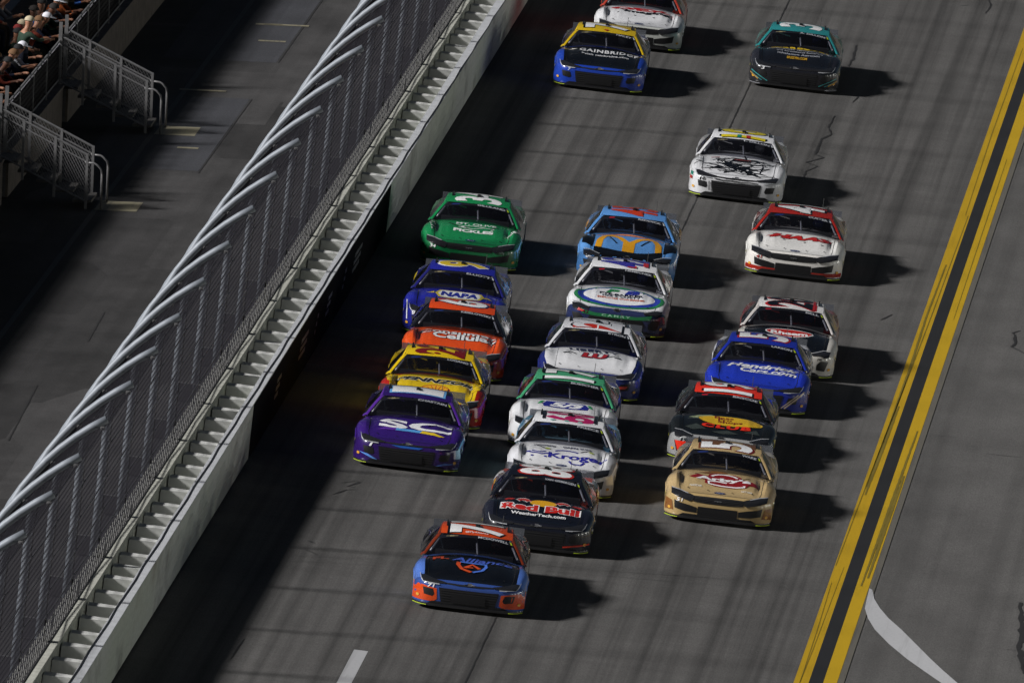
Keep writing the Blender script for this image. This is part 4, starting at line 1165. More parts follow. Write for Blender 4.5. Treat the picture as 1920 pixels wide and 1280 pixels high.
# 3 gold
gold = (184, 158, 112)
hat = [(-0.60, 1.00), (-0.50, 0.90), (-0.30, 0.86), (-0.30, 0.70), (-0.10, 0.58), (0.25, 0.56), (0.45, 0.64), (0.50, 0.78), (0.66, 0.80), (0.68, 0.92), (0.56, 1.00), (0.36, 1.04), (0.34, 1.18), (0.20, 1.30), (0.05, 1.24), (-0.10, 1.30), (-0.24, 1.20), (-0.26, 1.08), (-0.45, 1.12)]
make_car('ware', 'ford', 3.57, 12.63, 'tan gold stock car with a dark red hat-shaped emblem on its hood',
    dict(body=gold, fender=(188, 162, 118), quarter=(180, 172, 160), nose=(178, 152, 104), deck=gold, rpillar=gold), [
    S('roof', 'top', 'brown_patch', [[(-0.5, 2.36), (-0.15, 2.45), (-0.05, 2.9), (-0.5, 3.0)], [(0.3, 2.5), (0.52, 2.6), (0.5, 3.05), (0.25, 3.0)]], (112, 72, 38)),
    S('hood', 'top', 'brown_patch', [[(-0.45, 1.25), (-0.2, 1.40), (0.1, 1.38), (-0.1, 1.22)]], (118, 76, 40)),
    S('nose', 'front', 'brown_patch', [[(-0.96, 0.40), (-0.84, 0.38), (-0.80, 0.20), (-0.96, 0.18)]], (128, 82, 40)), S('nose', 'front', 'brown_patch', [[(0.96, 0.40), (0.84, 0.38), (0.80, 0.20), (0.96, 0.18)]], (128, 82, 40)),
    S('hood', 'top', 'hat_emblem', [hat], (140, 24, 26)),
    S('hood', 'top', 'hat_outline', [stroke(arc(0.04, 1.05, 0.24, 0.20, 165, 15), 0.05), stroke([(0.10, 0.80), (-0.10, 0.84), (-0.24, 0.80), (-0.22, 0.68), (0.0, 0.62), (0.28, 0.61), (0.42, 0.66), (0.42, 0.72)], 0.05)], (240, 240, 240)),
    T('hood', 'top', "Arby's", 0.03, 0.93, 1.0, 0.24, (242, 242, 242), bold=0.05),
    T('hood', 'top', 'NASCAR', -0.45, 0.52, 0.22, 0.08, (225, 222, 215), bold=0.02), T('hood', 'top', 'DAYTONA', 0.48, 0.46, 0.20, 0.07, (225, 222, 215), bold=0.02),
    ], 'WARE', '51', (238, 238, 238), (110, 26, 24), ('51', WHITE, -0.70, 0.415))
# 4 purple
pur = (58, 26, 122)
make_car('chastain', 'chevy', -2.26, 14.60, 'purple stock car with two big white letters on its hood',
    dict(body=pur, hood=(50, 22, 108), roof=(44, 20, 96), fender=(56, 28, 116), door=(36, 26, 66), quarter=(46, 30, 88), nose=(46, 24, 92), pillar=(88, 44, 150)), [
    T('hood', 'top', 'SC', 0.08, 0.99, 1.34, 0.48, (244, 244, 246), bold=0.035),
    S('hood', 'top', 'violet_band', [[(-0.62, 0.60), (-0.45, 0.72), (-0.25, 0.76), (-0.25, 0.64), (-0.45, 0.62)]], (96, 52, 160)),
    S('hood', 'top', 'blue_band', [[(-0.25, 0.76), (0.05, 0.77), (0.22, 0.74), (0.18, 0.63), (-0.05, 0.65), (-0.27, 0.64)]], (92, 162, 226)),
    S('hood', 'top', 'yellow_band', [[(0.22, 0.74), (0.45, 0.68), (0.64, 0.58), (0.55, 0.55), (0.35, 0.59), (0.18, 0.63)]], (228, 196, 40)),
    S('nose', 'front', 'blue_blaze', [[(-0.30, 0.478), (0.0, 0.482), (0.30, 0.478), (0.22, 0.44), (-0.12, 0.44)]], (38, 92, 178)),
    S('nose', 'front', 'blue_flash', [[(-0.86, 0.27), (-0.60, 0.165), (-0.52, 0.16), (-0.70, 0.25)]], (96, 150, 226)),
    S('nose', 'front', 'blue_flash', [[(0.90, 0.22), (0.60, 0.165), (0.55, 0.165), (0.70, 0.23)]], (86, 120, 196)),
    T('quarter_l', 'left', 'JB', 2.6, 0.62, 0.6, 0.3, WHITE), T('door_r', 'right', 'SC', 2.3, 0.55, 0.8, 0.30, WHITE, bold=0.05),
    ], 'CHASTAIN', '1', WHITE, (110, 175, 230), ('1', WHITE, -0.66, 0.44))
# 5 white with blue script
wh = (226, 226, 228)
make_car('preece', 'ford', 0.61, 13.68, 'white stock car with blue script on its hood and a magenta roof number',
    dict(body=wh, hood=wh, roof=(228, 228, 230), fender=(222, 222, 226), door=(150, 190, 205), quarter=(90, 152, 190), nose=wh, pillar=(218, 218, 222), deck=(220, 224, 226)), [
    T('hood', 'top', 'Kroger', 0.27, 0.70, 1.08, 0.36, (44, 42, 150), bold=0.03),
    S('hood', 'top', 'cart_mark', [stroke(arc(0.05, 0.92, 0.22, 0.14, 160, 20), 0.045), stroke([(0.12, 0.52), (0.18, 0.40), (0.34, 0.38), (0.40, 0.50)], 0.05)], (44, 42, 150)),
    S('hood', 'top', 'smile_mark', [stroke([(-0.68, 0.92), (-0.58, 0.78), (-0.40, 0.72), (-0.26, 0.80)], 0.045), stroke([(-0.58, 0.88), (-0.44, 0.80), (-0.32, 0.88)], 0.035), ell(-0.56, 0.62, 0.03, 0.03, 10), ell(-0.32, 0.62, 0.03, 0.03, 10)], (44, 42, 150)),
    T('hood', 'top', 'Uncrustables', -0.36, 1.24, 0.40, 0.11, (30, 30, 60), bold=0.02, shear=0.2), T('hood', 'top', 'CAPRI SUN', 0.22, 1.24, 0.50, 0.10, (60, 60, 90), bold=0.03),
    S('hood', 'top', 'small_stickers', [ell(-0.30, 1.05, 0.05, 0.04, 10), ell(0.5, 1.05, 0.05, 0.04, 10)], (190, 205, 70)),
    S('roof', 'top', 'roof_frame', [rect(-0.50, 2.45, -0.44, 3.1), rect(0.44, 2.45, 0.50, 3.1)], (30, 30, 34)),
    S('roof', 'top', 'small_stickers', [ell(-0.3, 2.38, 0.05, 0.03, 10), ell(-0.05, 2.36, 0.05, 0.03, 10), ell(0.2, 2.37, 0.05, 0.03, 10)], (120, 180, 170)),
    ], 'PREECE', '60', (176, 30, 92), (236, 236, 238), None)
# 6 dark camouflage, yellow oval
make_car('briscoe', 'toyota', 3.18, 19.92, 'dark camouflage stock car with a red-orange roof and yellow oval on its hood',
    dict(body=(22, 23, 23), hood=(20, 22, 22), roof=(226, 50, 28), fender=(26, 28, 28), door=(96, 98, 98), quarter=(40, 48, 44), nose=(150, 150, 150), pillar=(34, 26, 26)), [
    S('hood', 'top', 'camo_patch', [[(-0.68, 1.0), (-0.5, 1.2), (-0.3, 1.15), (-0.42, 0.95)], [(-0.7, 0.55), (-0.5, 0.7), (-0.3, 0.5), (-0.55, 0.42)], [(0.4, 0.5), (0.62, 0.7), (0.7, 0.5)], [(-0.2, 0.4), (0.1, 0.52), (0.3, 0.4), (0.0, 0.32)]], (60, 66, 62)),
    S('hood', 'top', 'fish_shape', [[(-0.66, 1.12), (-0.45, 1.22), (-0.25, 1.30), (-0.12, 1.22), (-0.25, 1.08), (-0.5, 1.02)]], (150, 160, 120)),
    S('hood', 'top', 'yellow_oval', [ell(0.13, 1.02, 0.60, 0.27)], (222, 178, 34)),
    T('hood', 'top', 'Bass', 0.0, 1.19, 0.36, 0.12, (120, 24, 20), bold=0.03), T('hood', 'top', 'Pro', 0.02, 1.07, 0.26, 0.12, (120, 24, 20), bold=0.03), T('hood', 'top', 'Shops', 0.12, 0.93, 0.46, 0.15, (120, 24, 20), bold=0.03),
    T('hood', 'top', 'CLUB', 0.06, 0.68, 0.92, 0.19, (238, 52, 26), bold=0.05, shear=0.1, space=1.2),
    S('nose', 'front', 'red_intake', [[(-0.84, 0.40), (-0.52, 0.42), (-0.46, 0.36), (-0.58, 0.24), (-0.76, 0.17)]], (232, 50, 30)),
    S('fender_r', 'right', 'yellow_mark', [rect(0.6, 0.42, 0.75, 0.55)], (190, 180, 40)), S('nose', 'front', 'dark_cheek', [[(0.45, 0.50), (0.96, 0.52), (0.96, 0.14), (0.52, 0.14)]], (40, 42, 42)),
    ], 'BRISCOE', '19', WHITE, BLK, ('19', BLK, -0.68, 0.44))
# 7 white with green roof
grn = (70, 158, 112)
make_car('buescher', 'ford', 0.26, 19.12, 'white stock car with a sea-green roof and a blue block on its hood',
    dict(body=wh, hood=wh, roof=grn, fender=wh, door=(40, 46, 130), quarter=(36, 42, 126), nose=wh, deck=(60, 66, 140), rpillar=(60, 140, 104)), [
    S('hood', 'top', 'green_bar', [[(-0.52, 1.10), (-0.46, 1.34), (-0.40, 1.34), (-0.46, 1.10)], [(0.46, 1.10), (0.40, 1.34), (0.46, 1.34), (0.52, 1.10)]], (60, 165, 96)),
    S('hood', 'top', 'blue_block', [[(-0.42, 1.14), (-0.36, 1.34), (0.36, 1.34), (0.44, 1.16), (0.42, 0.98), (-0.40, 0.98)]], (34, 38, 138)),
    T('hood', 'top', '5/3', 0.02, 1.16, 0.62, 0.27, WHITE, bold=0.06, shear=0.25),
    S('roof', 'top', 'pale_disc', [ell(-0.02, 2.40, 0.10, 0.04, 16)], (214, 220, 218)),
    T('hood', 'top', 'FIFTH THIRD BANK', -0.42, 0.50, 0.34, 0.07, (60, 70, 90)),
    ], 'BUESCHER', '17', WHITE, BLK, None)
# 8 yellow
yel = (226, 190, 18)
shell = [(0.05 + 0.26*math.cos(math.radians(a)), 0.60 + 0.30*math.sin(math.radians(a))) for a in range(0, 181, 12)] + [(-0.12, 0.46), (0.22, 0.46)]
make_car('logano', 'ford', -2.27, 20.25, 'yellow stock car with black italic hood lettering, behind the purple car',
    dict(body=yel, hood=yel, roof=yel, fender=(176, 34, 22), door=yel, quarter=yel, nose=(170, 34, 22)), [
    T('hood', 'top', 'PENNZOIL', 0.03, 1.17, 1.50, 0.25, BLK, bold=0.05, shear=0.3, edge=(240, 236, 215), ew=0.03, eb=0.03),
    S('hood', 'top', 'shell_edge', [[(x*1.08 - 0.004, (y - 0.6)*1.1 + 0.6) for x, y in shell]], (190, 60, 24)),
    S('hood', 'top', 'shell_emblem', [shell], (240, 176, 40)),
    S('hood', 'top', 'shell_ribs', [stroke([(0.05, 0.46), (0.05 + 0.24*math.cos(math.radians(a)), 0.60 + 0.27*math.sin(math.radians(a)))], 0.014) for a in (20, 45, 68, 90, 112, 135, 160)], (190, 60, 24)),
    S('roof', 'top', 'roof_badge', [ell(-0.05, 2.4, 0.06, 0.04, 12)], (140, 24, 20)),
    S('fender_r', 'top', 'yellow_fender', [[(0.72, 0.75), (0.86, 0.85), (0.93, 1.5), (0.72, 1.5)]], yel), S('fender_l', 'top', 'yellow_fender', [mirror([(0.72, 0.75), (0.86, 0.85), (0.93, 1.5), (0.72, 1.5)])], yel),
    ], 'LOGANO', '22', (120, 20, 20), None, None)
# 9 royal blue
rb = (30, 50, 168)
make_car('larson', 'chevy', 3.43, 27.25, 'royal blue stock car with white hood lettering and pale rear quarters',
    dict(body=rb, hood=(32, 54, 176), roof=(30, 48, 160), fender=rb, door=(60, 66, 130), quarter=(214, 216, 222), nose=(26, 42, 140), rpillar=(36, 44, 110)), [
    T('hood', 'top', 'Hendrick', 0.06, 1.21, 1.36, 0.27, WHITE, bold=0.035, shear=0.3), T('hood', 'top', 'Cars.com', 0.18, 0.94, 1.08, 0.25, WHITE, bold=0.03, shear=0.3),
    S('hood', 'top', 'silver_swoosh', [[(-0.32, 0.92), (0.1, 0.80), (0.45, 0.76), (0.42, 0.83), (0.1, 0.87)]], (150, 160, 190)),
    S('nose', 'front', 'stripes', [stroke([(0.56, 0.17), (0.90, 0.50)], 0.03), stroke([(0.50, 0.17), (0.80, 0.46)], 0.018)], (190, 170, 150)),
    S('fender_r', 'right', 'stripes', [stroke([(0.55, 0.35), (1.0, 0.62)], 0.05)], (190, 60, 50)), S('fender_l', 'left', 'red_sticker', [rect(0.52, 0.3, 0.6, 0.38)], (190, 50, 50)),
    ], 'LARSON', '5', WHITE, (170, 40, 44), None)
# 10 white, dark blue sides
db = (26, 34, 96)
make_car('byron', 'chevy', 0.29, 26.36, 'white-hooded stock car with dark blue sides and a red band on its roof',
    dict(body=db, hood=wh, roof=(222, 222, 226), fender=(30, 40, 108), door=(30, 38, 100), quarter=(30, 40, 112), nose=(40, 50, 110), pillar=(214, 214, 218)), [
    S('roof', 'top', 'red_band', [[(-0.46, 2.33), (0.46, 2.33), (0.44, 2.54), (-0.46, 2.54)]], (196, 44, 26)), S('roof', 'top', 'white_gap', [rect(0.0, 2.30, 0.03, 2.56)], WHITE),
    S('fender_l', 'top', 'white_top', [mirror([(0.66, 0.18), (0.80, 0.3), (0.88, 0.7), (0.90, 1.5), (0.66, 1.5)])], wh), S('fender_r', 'top', 'white_top', [[(0.66, 0.18), (0.78, 0.3), (0.84, 0.7), (0.86, 1.5), (0.66, 1.5)]], wh),
    T('hood', 'top', 'LIBERTY', 0.03, 1.32, 0.96, 0.13, (40, 42, 70), bold=0.05, space=1.1), T('hood', 'top', 'UNIVERSITY', 0.03, 1.20, 0.6, 0.06, (70, 72, 96), bold=0.02, space=1.2),
    T('hood', 'top', 'LU', 0.05, 1.02, 0.50, 0.26, (170, 32, 36), bold=0.06, shear=0.15, edge=(30, 34, 70), ew=0.03, eb=0.02),
    S('hood', 'top', 'black_tick', [stroke([(-0.55, 1.02), (-0.42, 1.02)], 0.05), stroke([(0.42, 1.0), (0.55, 1.0)], 0.05)], BLK),
    S('nose', 'front', 'red_patch', [[(0.50, 0.33), (0.75, 0.36), (0.72, 0.30), (0.52, 0.28)]], (186, 56, 40)), S('nose', 'front', 'pale_panel', [[(0.50, 0.26), (0.60, 0.27), (0.62, 0.17), (0.52, 0.17)]], (190, 192, 196)),
    ], 'BYRON', '24', (216, 216, 220), BLK, None)
# 11 orange
org2 = (226, 78, 20)
make_car('keselowski', 'ford', -2.33, 26.79, 'bright orange stock car with white hood lettering, behind the yellow car',
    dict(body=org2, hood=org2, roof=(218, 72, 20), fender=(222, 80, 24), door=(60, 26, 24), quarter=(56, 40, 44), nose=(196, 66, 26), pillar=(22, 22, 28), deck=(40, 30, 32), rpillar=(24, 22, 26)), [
    T('hood', 'top', 'Consumer', 0.02, 1.22, 1.46, 0.24, WHITE, bold=0.02, edge=(50, 30, 40), ew=0.02, eb=0.03), T('hood', 'top', 'Cellular', 0.16, 0.97, 1.22, 0.32, WHITE, bold=0.03, edge=(50, 30, 40), ew=0.02, eb=0.03),
    ], 'KESELOWSKI', '6', WHITE, (24, 30, 74), None)
# 12 black and white with a red oval
make_car('bell', 'toyota', 3.67, 32.56, 'black-hooded stock car with a white roof and a red oval emblem',
    dict(body=(200, 196, 188), hood=(12, 12, 14), roof=(226, 224, 222), fender=(206, 202, 194), door=(120, 26, 26), quarter=(120, 40, 38), nose=(206, 202, 194), pillar=(208, 202, 198), deck=(40, 20, 20)), [
    S('hood', 'top', 'oval_edge', [ell(0.04, 1.10, 0.47, 0.24)], WHITE), S('hood', 'top', 'red_oval', [ell(0.04, 1.10, 0.44, 0.21)], (186, 40, 28)),
    T('hood', 'top', 'Rheem', 0.04, 1.07, 0.72, 0.20, WHITE, bold=0.045),
    T('nose', 'front', 'JBL', 0.70, 0.44, 0.12, 0.05, BLK, bold=0.03), S('roof', 'top', 'red_edge', [rect(0.42, 2.34, 0.47, 3.0)], (180, 36, 40)),
    ], 'BELL', '20', (18, 18, 22), (186, 36, 40), None)
# 13 white with a green and blue ring
make_car('nemechek', 'toyota', 0.24, 35.33, 'white stock car with a green and blue ring round its hood',
    dict(body=wh, hood=wh, roof=(226, 226, 228), fender=wh, door=wh, quarter=(216, 216, 220), nose=(40, 48, 84)), [
    S('hood', 'top', 'green_ring', [ell(0, 0.80, 0.88, 0.60, 56)], (46, 122, 76)),
    S('hood', 'top', 'blue_ring', [ell(0, 0.82, 0.81, 0.53, 56)], (44, 62, 158)),
    S('hood', 'top', 'white_field', [ell(0.0, 0.85, 0.70, 0.45, 56)], (232, 232, 234)),
    S('nose', 'front', 'green_band', [[(-0.70, 0.50), (-0.4, 0.45), (0.4, 0.45), (0.70, 0.50), (0.66, 0.41), (0.4, 0.385), (-0.4, 0.385), (-0.66, 0.41)]], (40, 116, 70)),
    T('nose', 'front', 'CAMRY', 0.0, 0.425, 0.56, 0.045, (150, 200, 170), bold=0.03, space=1.5),
    T('hood', 'top', 'P', -0.14, 1.13, 0.28, 0.24, (36, 128, 66), bold=0.07, shear=0.3), T('hood', 'top', 'B', 0.24, 1.12, 0.30, 0.24, (38, 50, 152), bold=0.07, shear=0.2),
    T('hood', 'top', 'PYE-BARKER', 0.04, 0.93, 0.86, 0.12, (24, 24, 40), bold=0.04), T('hood', 'top', 'FIRE & SAFETY', 0.04, 0.81, 0.74, 0.085, (60, 66, 84), bold=0.02),
    T('hood', 'top', 'EMPLOYEE OWNERSHIP', 0.04, 0.69, 0.92, 0.085, (206, 90, 40), bold=0.02),
    S('nose', 'front', 'red_flash', [[(-0.74, 0.50), (-0.62, 0.47), (-0.66, 0.44), (-0.76, 0.46)]], (190, 60, 60)),
    S('roof', 'top', 'red_block', [rect(0.06, 2.33, 0.24, 2.44), rect(0.36, 2.5, 0.46, 2.75)], (190, 46, 52)), S('roof', 'top', 'blue_block', [rect(0.04, 2.37, 0.20, 2.48)], (50, 50, 150)),
    T('door_r', 'right', 'PYE-BARKER', 2.4, 0.55, 1.1, 0.2, (30, 34, 80), bold=0.03),
    ], 'NEMECHEK', '42', (58, 56, 150), None, ('42', (60, 30, 40), -0.60, 0.455))
# 14 blue, white and yellow hexagon sign
bl4 = (32, 36, 142)
hexa = lambda k: [(-0.46*k + 0.03, 1.12), (-0.38*k + 0.03, 1.12 + 0.24*k), (0.42*k + 0.03, 1.12 + 0.24*k), (0.50*k + 0.03, 1.12), (0.42*k + 0.03, 1.12 - 0.24*k), (-0.38*k + 0.03, 1.12 - 0.24*k)]
make_car('elliott', 'chevy', -2.72, 32.17, 'deep blue stock car with a yellow-edged white sign on its hood',
    dict(body=bl4, hood=(36, 40, 154), roof=(34, 38, 146), fender=(34, 40, 148), door=(40, 44, 100), quarter=(38, 42, 128), nose=(30, 34, 120), pillar=(34, 34, 110)), [
    S('hood', 'top', 'sign_edge', [hexa(1.0)], (206, 186, 60)), S('hood', 'top', 'sign_face', [hexa(0.88)], (222, 224, 222)),
    S('hood', 'top', 'yellow_tip', [[(-0.60, 1.10), (-0.46, 1.18), (-0.44, 1.08)], [(0.50, 1.08), (0.56, 1.18), (0.68, 1.08)]], (216, 190, 46)),
    T('hood', 'top', 'NAPA', 0.04, 1.12, 0.72, 0.30, (36, 44, 140), bold=0.06, shear=0.1),
    S('quarter_l', 'left', 'yellow_mark', [rect(3.35, 0.62, 3.75, 0.82)], (216, 190, 46)), S('nose', 'front', 'white_trace', [stroke([(-0.93, 0.62), (-0.90, 0.5), (-0.88, 0.3)], 0.018)], (220, 222, 226)),
    T('door_r', 'right', 'NAPA', 2.3, 0.55, 1.0, 0.25, (214, 210, 190), bold=0.03),
    ], 'ELLIOTT', '9', (214, 184, 40), WHITE, ('9', WHITE, -0.76, 0.45))
# 15 white with a red roof
make_car('custer', 'ford', 3.11, 46.53, 'white stock car with a dark red roof and red hood lettering',
    dict(body=(226, 224, 220), hood=(228, 226, 222), roof=(166, 38, 28), fender=(224, 222, 216), door=(210, 206, 200), quarter=(196, 192, 186), nose=(220, 216, 210), rpillar=(120, 36, 30)), [
    S('nose', 'front', 'red_lip', [[(-0.96, 0.22), (-0.5, 0.20), (0.5, 0.20), (0.96, 0.22), (0.96, 0.125), (-0.96, 0.125)]], (160, 40, 28)),
    T('hood', 'top', 'HAAS', 0.08, 1.08, 1.26, 0.28, (196, 34, 24), bold=0.06, shear=0.35, edge=(26, 24, 26), ew=0.035, eb=0.02),
    S('hood', 'top', 'red_tail', [[(-0.64, 1.02), (-0.40, 1.12), (-0.30, 1.12), (-0.42, 0.98)]], (196, 34, 24)),
    S('hood', 'top', 'black_tick', [ell(-0.26, 0.86, 0.03, 0.02, 8), ell(0.16, 0.82, 0.03, 0.02, 8), ell(0.52, 0.74, 0.03, 0.02, 8)], BLK),
    T('roof', 'top', 'HAAS', 0.10, 2.36, 0.22, 0.06, (222, 210, 205), bold=0.02), S('door_r', 'right', 'red_flash', [[(1.7, 0.2), (3.0, 0.5), (3.0, 0.2)]], (180, 40, 28)),
    ], 'CUSTER', '41', (230, 230, 230), BLK, ('41', (150, 40, 34), -0.70, 0.415))
# 16 light blue, yellow arches, broken front
lb = (92, 148, 212)
yl = (226, 160, 24)
ml = [(-0.60, 0.52), (-0.58, 0.95), (-0.50, 1.22), (-0.36, 1.28), (-0.20, 1.20), (-0.06, 0.96), (0.0, 0.78)]
make_car('reddick', 'toyota', -0.06, 43.05, 'light blue stock car with yellow arches on its hood and a broken black front end',
    dict(body=lb, hood=lb, roof=lb, fender=(96, 150, 212), door=(100, 140, 196), quarter=(104, 150, 206), nose=(70, 116, 170), rpillar=(80, 130, 190)), [
    S('hood', 'top', 'red_trim', [stroke([(-0.66, 1.36), (0.0, 1.40), (0.66, 1.36)], 0.05)], (190, 120, 90)),
    S('hood', 'top', 'arches', [stroke(ml, 0.13), stroke(mirror(ml), 0.13), [(-0.12, 0.96), (0.12, 0.96), (0.12, 0.30), (-0.12, 0.30)]], yl),
    S('hood', 'top', 'black_tick', [stroke([(-0.40, 1.16), (-0.24, 0.80)], 0.035), stroke([(0.40, 1.16), (0.24, 0.80)], 0.035)], BLK),
    S('hood', 'top', 'torn_edge', [[(-0.68, 0.55), (-0.5, 0.48), (-0.2, 0.40), (0.2, 0.36), (0.45, 0.44), (0.68, 0.60), (0.68, 0.14), (-0.68, 0.14)]], BLK),
    S('fender_l', 'top', 'open_fender', [[(-0.93, 0.75), (-0.72, 0.50), (-0.70, 1.45), (-0.84, 1.5), (-0.93, 1.2)]], BLK), S('fender_r', 'top', 'open_fender', [[(0.95, 0.75), (0.70, 0.50), (0.70, 1.40), (0.86, 1.5), (0.95, 1.2)]], BLK),
    S('nose', 'front', 'torn_nose', [[(-0.60, 0.58), (0.62, 0.58), (0.80, 0.45), (0.55, 0.36), (-0.45, 0.40), (-0.72, 0.50)]], BLK),
    S('nose', 'front', 'torn_metal', [[(-0.80, 0.50), (-0.50, 0.44), (-0.20, 0.43), (-0.22, 0.41), (-0.55, 0.40), (-0.80, 0.45)], [(0.50, 0.42), (0.78, 0.47), (0.86, 0.52), (0.84, 0.42)]], (208, 208, 212)),
    S('quarter_r', 'right', 'gold_mark', [rect(3.3, 0.55, 3.8, 0.85)], (190, 140, 50)), S('quarter_l', 'left', 'gold_mark', [rect(3.3, 0.6, 3.6, 0.75)], (196, 140, 60)),
    ], 'REDDICK', '45', (200, 60, 24), None, None, lime=None)
# 17 green
gr2 = (22, 122, 70)
make_car('gilliland', 'ford', -3.14, 42.24, 'bright green stock car with white hood lettering, rearmost close to the wall',
    dict(body=gr2, hood=(24, 130, 74), roof=(24, 132, 74), fender=(26, 128, 74), door=(40, 96, 66), quarter=(28, 112, 68), nose=(22, 112, 64)), [
    T('hood', 'top', 'MT. OLIVE', 0.05, 1.26, 0.80, 0.13, (226, 232, 228), bold=0.03, shear=0.0), T('hood', 'top', 'PICKLES', 0.02, 0.80, 0.80, 0.17, (236, 238, 236), bold=0.05),
    S('hood', 'top', 'pickle_sketch', [stroke([(-0.35, 1.16), (-0.2, 1.06), (-0.30, 0.98), (0.0, 0.96), (0.2, 1.08), (0.42, 1.02), (0.36, 0.92)], 0.03), stroke(arc(0.02, 1.05, 0.22, 0.08, 20, 200), 0.03)], (200, 216, 206)),
    T('fender_l', 'top', 'GRILL DILL', -0.80, 0.95, 0.55, 0.10, (226, 232, 228), bold=0.04, rot=math.radians(-82)), T('fender_r', 'top', 'DILL CHILL', 0.80, 0.95, 0.5, 0.10, (226, 232, 228), bold=0.04, rot=math.radians(60)),
    ], 'GILLILAND', '34', WHITE, None, ('34', WHITE, -0.72, 0.42))
# 18 white with black line drawing
random.seed(21)
sk = []
for i in range(44):
    a0 = random.uniform(-0.5, 0.4); b0 = random.uniform(0.35, 1.2)
    sk.append(stroke([(a0 + random.uniform(-0.18, 0.22)*k + 0.03*math.sin(3*k + i), b0 + random.uniform(-0.08, 0.10)*k) for k in range(4)], random.uniform(0.014, 0.038)))
make_car('tdillon', 'chevy', 1.33, 57.26, 'white stock car with a black line drawing on its hood and a yellow roof number',
    dict(body=(228, 228, 228), hood=(226, 226, 228), roof=(226, 226, 228), fender=(226, 226, 228), quarter=(214, 214, 216), nose=(206, 206, 208)), [
    S('hood', 'top', 'line_drawing', [stroke(arc(-0.12, 0.78, 0.17, 0.15, 0, 350, 24), 0.035), stroke(arc(-0.12, 0.78, 0.11, 0.10, 0, 350, 20), 0.02), stroke(arc(0.05, 0.95, 0.50, 0.30, 190, 20, 20), 0.03), stroke(arc(0.2, 0.95, 0.38, 0.22, 200, 30, 20), 0.02), stroke([(-0.60, 0.72), (-0.45, 0.66), (-0.30, 0.58), (-0.1, 0.60), (0.1, 0.66), (0.3, 0.60), (0.5, 0.68)], 0.035), stroke([(0.0, 0.62), (0.05, 0.42), (0.12, 0.62)], 0.02), stroke([(0.08, 0.36), (0.3, 0.46), (0.56, 0.42)], 0.05)] + sk, (22, 22, 24)),
    T('hood', 'top', 'AMERICAN', 0.06, 1.20, 0.34, 0.07, (150, 60, 50), bold=0.02), T('hood', 'top', 'MADE', 0.08, 1.08, 0.28, 0.07, (50, 50, 54), bold=0.02),
    S('hood', 'top', 'red_dash', [stroke([(-0.60, 1.22), (-0.42, 1.22)], 0.04)], (170, 50, 40)), S('hood', 'top', 'dots', [ell(0.50 + 0.06*k, 1.20, 0.02, 0.02, 8) for k in range(3)], BLK),
    S('roof', 'top', 'green_square', [rect(-0.13, 2.34, -0.04, 2.50)], (30, 130, 100)), S('roof', 'top', 'red_square', [rect(0.06, 2.34, 0.15, 2.50)], (180, 44, 36)),
    S('nose', 'front', 'corner_marks', [rect(-0.95, 0.46, -0.90, 0.52)], (30, 130, 110)), S('nose', 'front', 'corner_marks', [rect(-0.96, 0.38, -0.91, 0.44)], (180, 44, 36)),
    S('nose', 'front', 'line_drawing', [stroke([(-0.46, 0.475), (-0.30, 0.455), (-0.1, 0.462), (0.1, 0.452), (0.3, 0.462), (0.46, 0.452)], 0.02), stroke([(-0.56, 0.40), (-0.54, 0.2)], 0.02)], (22, 22, 24)),
    ], 'T. DILLON', '10', (216, 196, 30), BLK, ('10', BLK, -0.70, 0.44))
# 19 black and teal
teal = (44, 132, 134)
make_car('adillon', 'chevy', 1.47, 76.90, 'black-hooded stock car with a teal roof and yellow web lettering, at the top right',
    dict(body=(26, 26, 30), hood=(20, 20, 24), roof=teal, fender=(40, 40, 46), door=(20, 20, 24), quarter=(70, 120, 116), nose=(30, 30, 35)), [
    T('hood', 'top', 'BREZTRI', 0.18, 1.36, 1.0, 0.09, (190, 160, 40), bold=0.06, space=1.2), S('hood', 'top', 'gold_oval', [ell(-0.46, 1.34, 0.14, 0.06, 20)], (150, 128, 40)),
    T('hood', 'top', '(budesonide glycopyrrolate', 0.02, 1.24, 1.36, 0.075, (190, 192, 200)), T('hood', 'top', 'and formoterol fumarate', 0.06, 1.10, 1.02, 0.09, (190, 192, 200), bold=0.01), T('hood', 'top', 'Inhalation Aerosol', 0.04, 0.90, 0.92, 0.12, (196, 198, 206), bold=0.01),
    T('hood', 'top', 'BREZTRI.COM', 0.02, 0.66, 0.44, 0.16, (214, 164, 30), bold=0.04),
    S('nose', 'front', 'teal_lines', [stroke([(-0.92, 0.36), (-0.56, 0.16)], 0.02), stroke([(0.92, 0.36), (0.56, 0.16)], 0.02), stroke([(-0.92, 0.30), (-0.68, 0.16)], 0.014), stroke([(0.92, 0.30), (0.68, 0.16)], 0.014)], (60, 150, 150)),
    S('nose', 'front', 'gold_lines', [stroke([(-0.94, 0.30), (-0.76, 0.18)], 0.028), stroke([(0.94, 0.30), (0.76, 0.18)], 0.028)], (176, 130, 50)),
    S('quarter_r', 'right', 'gold_flash', [[(3.3, 0.4), (4.3, 0.75), (4.3, 0.45)]], (176, 130, 60)),
    ], 'A. DILLON', '3', WHITE, None, ('3', WHITE, -0.68, 0.45), lime=(150, 150, 155))
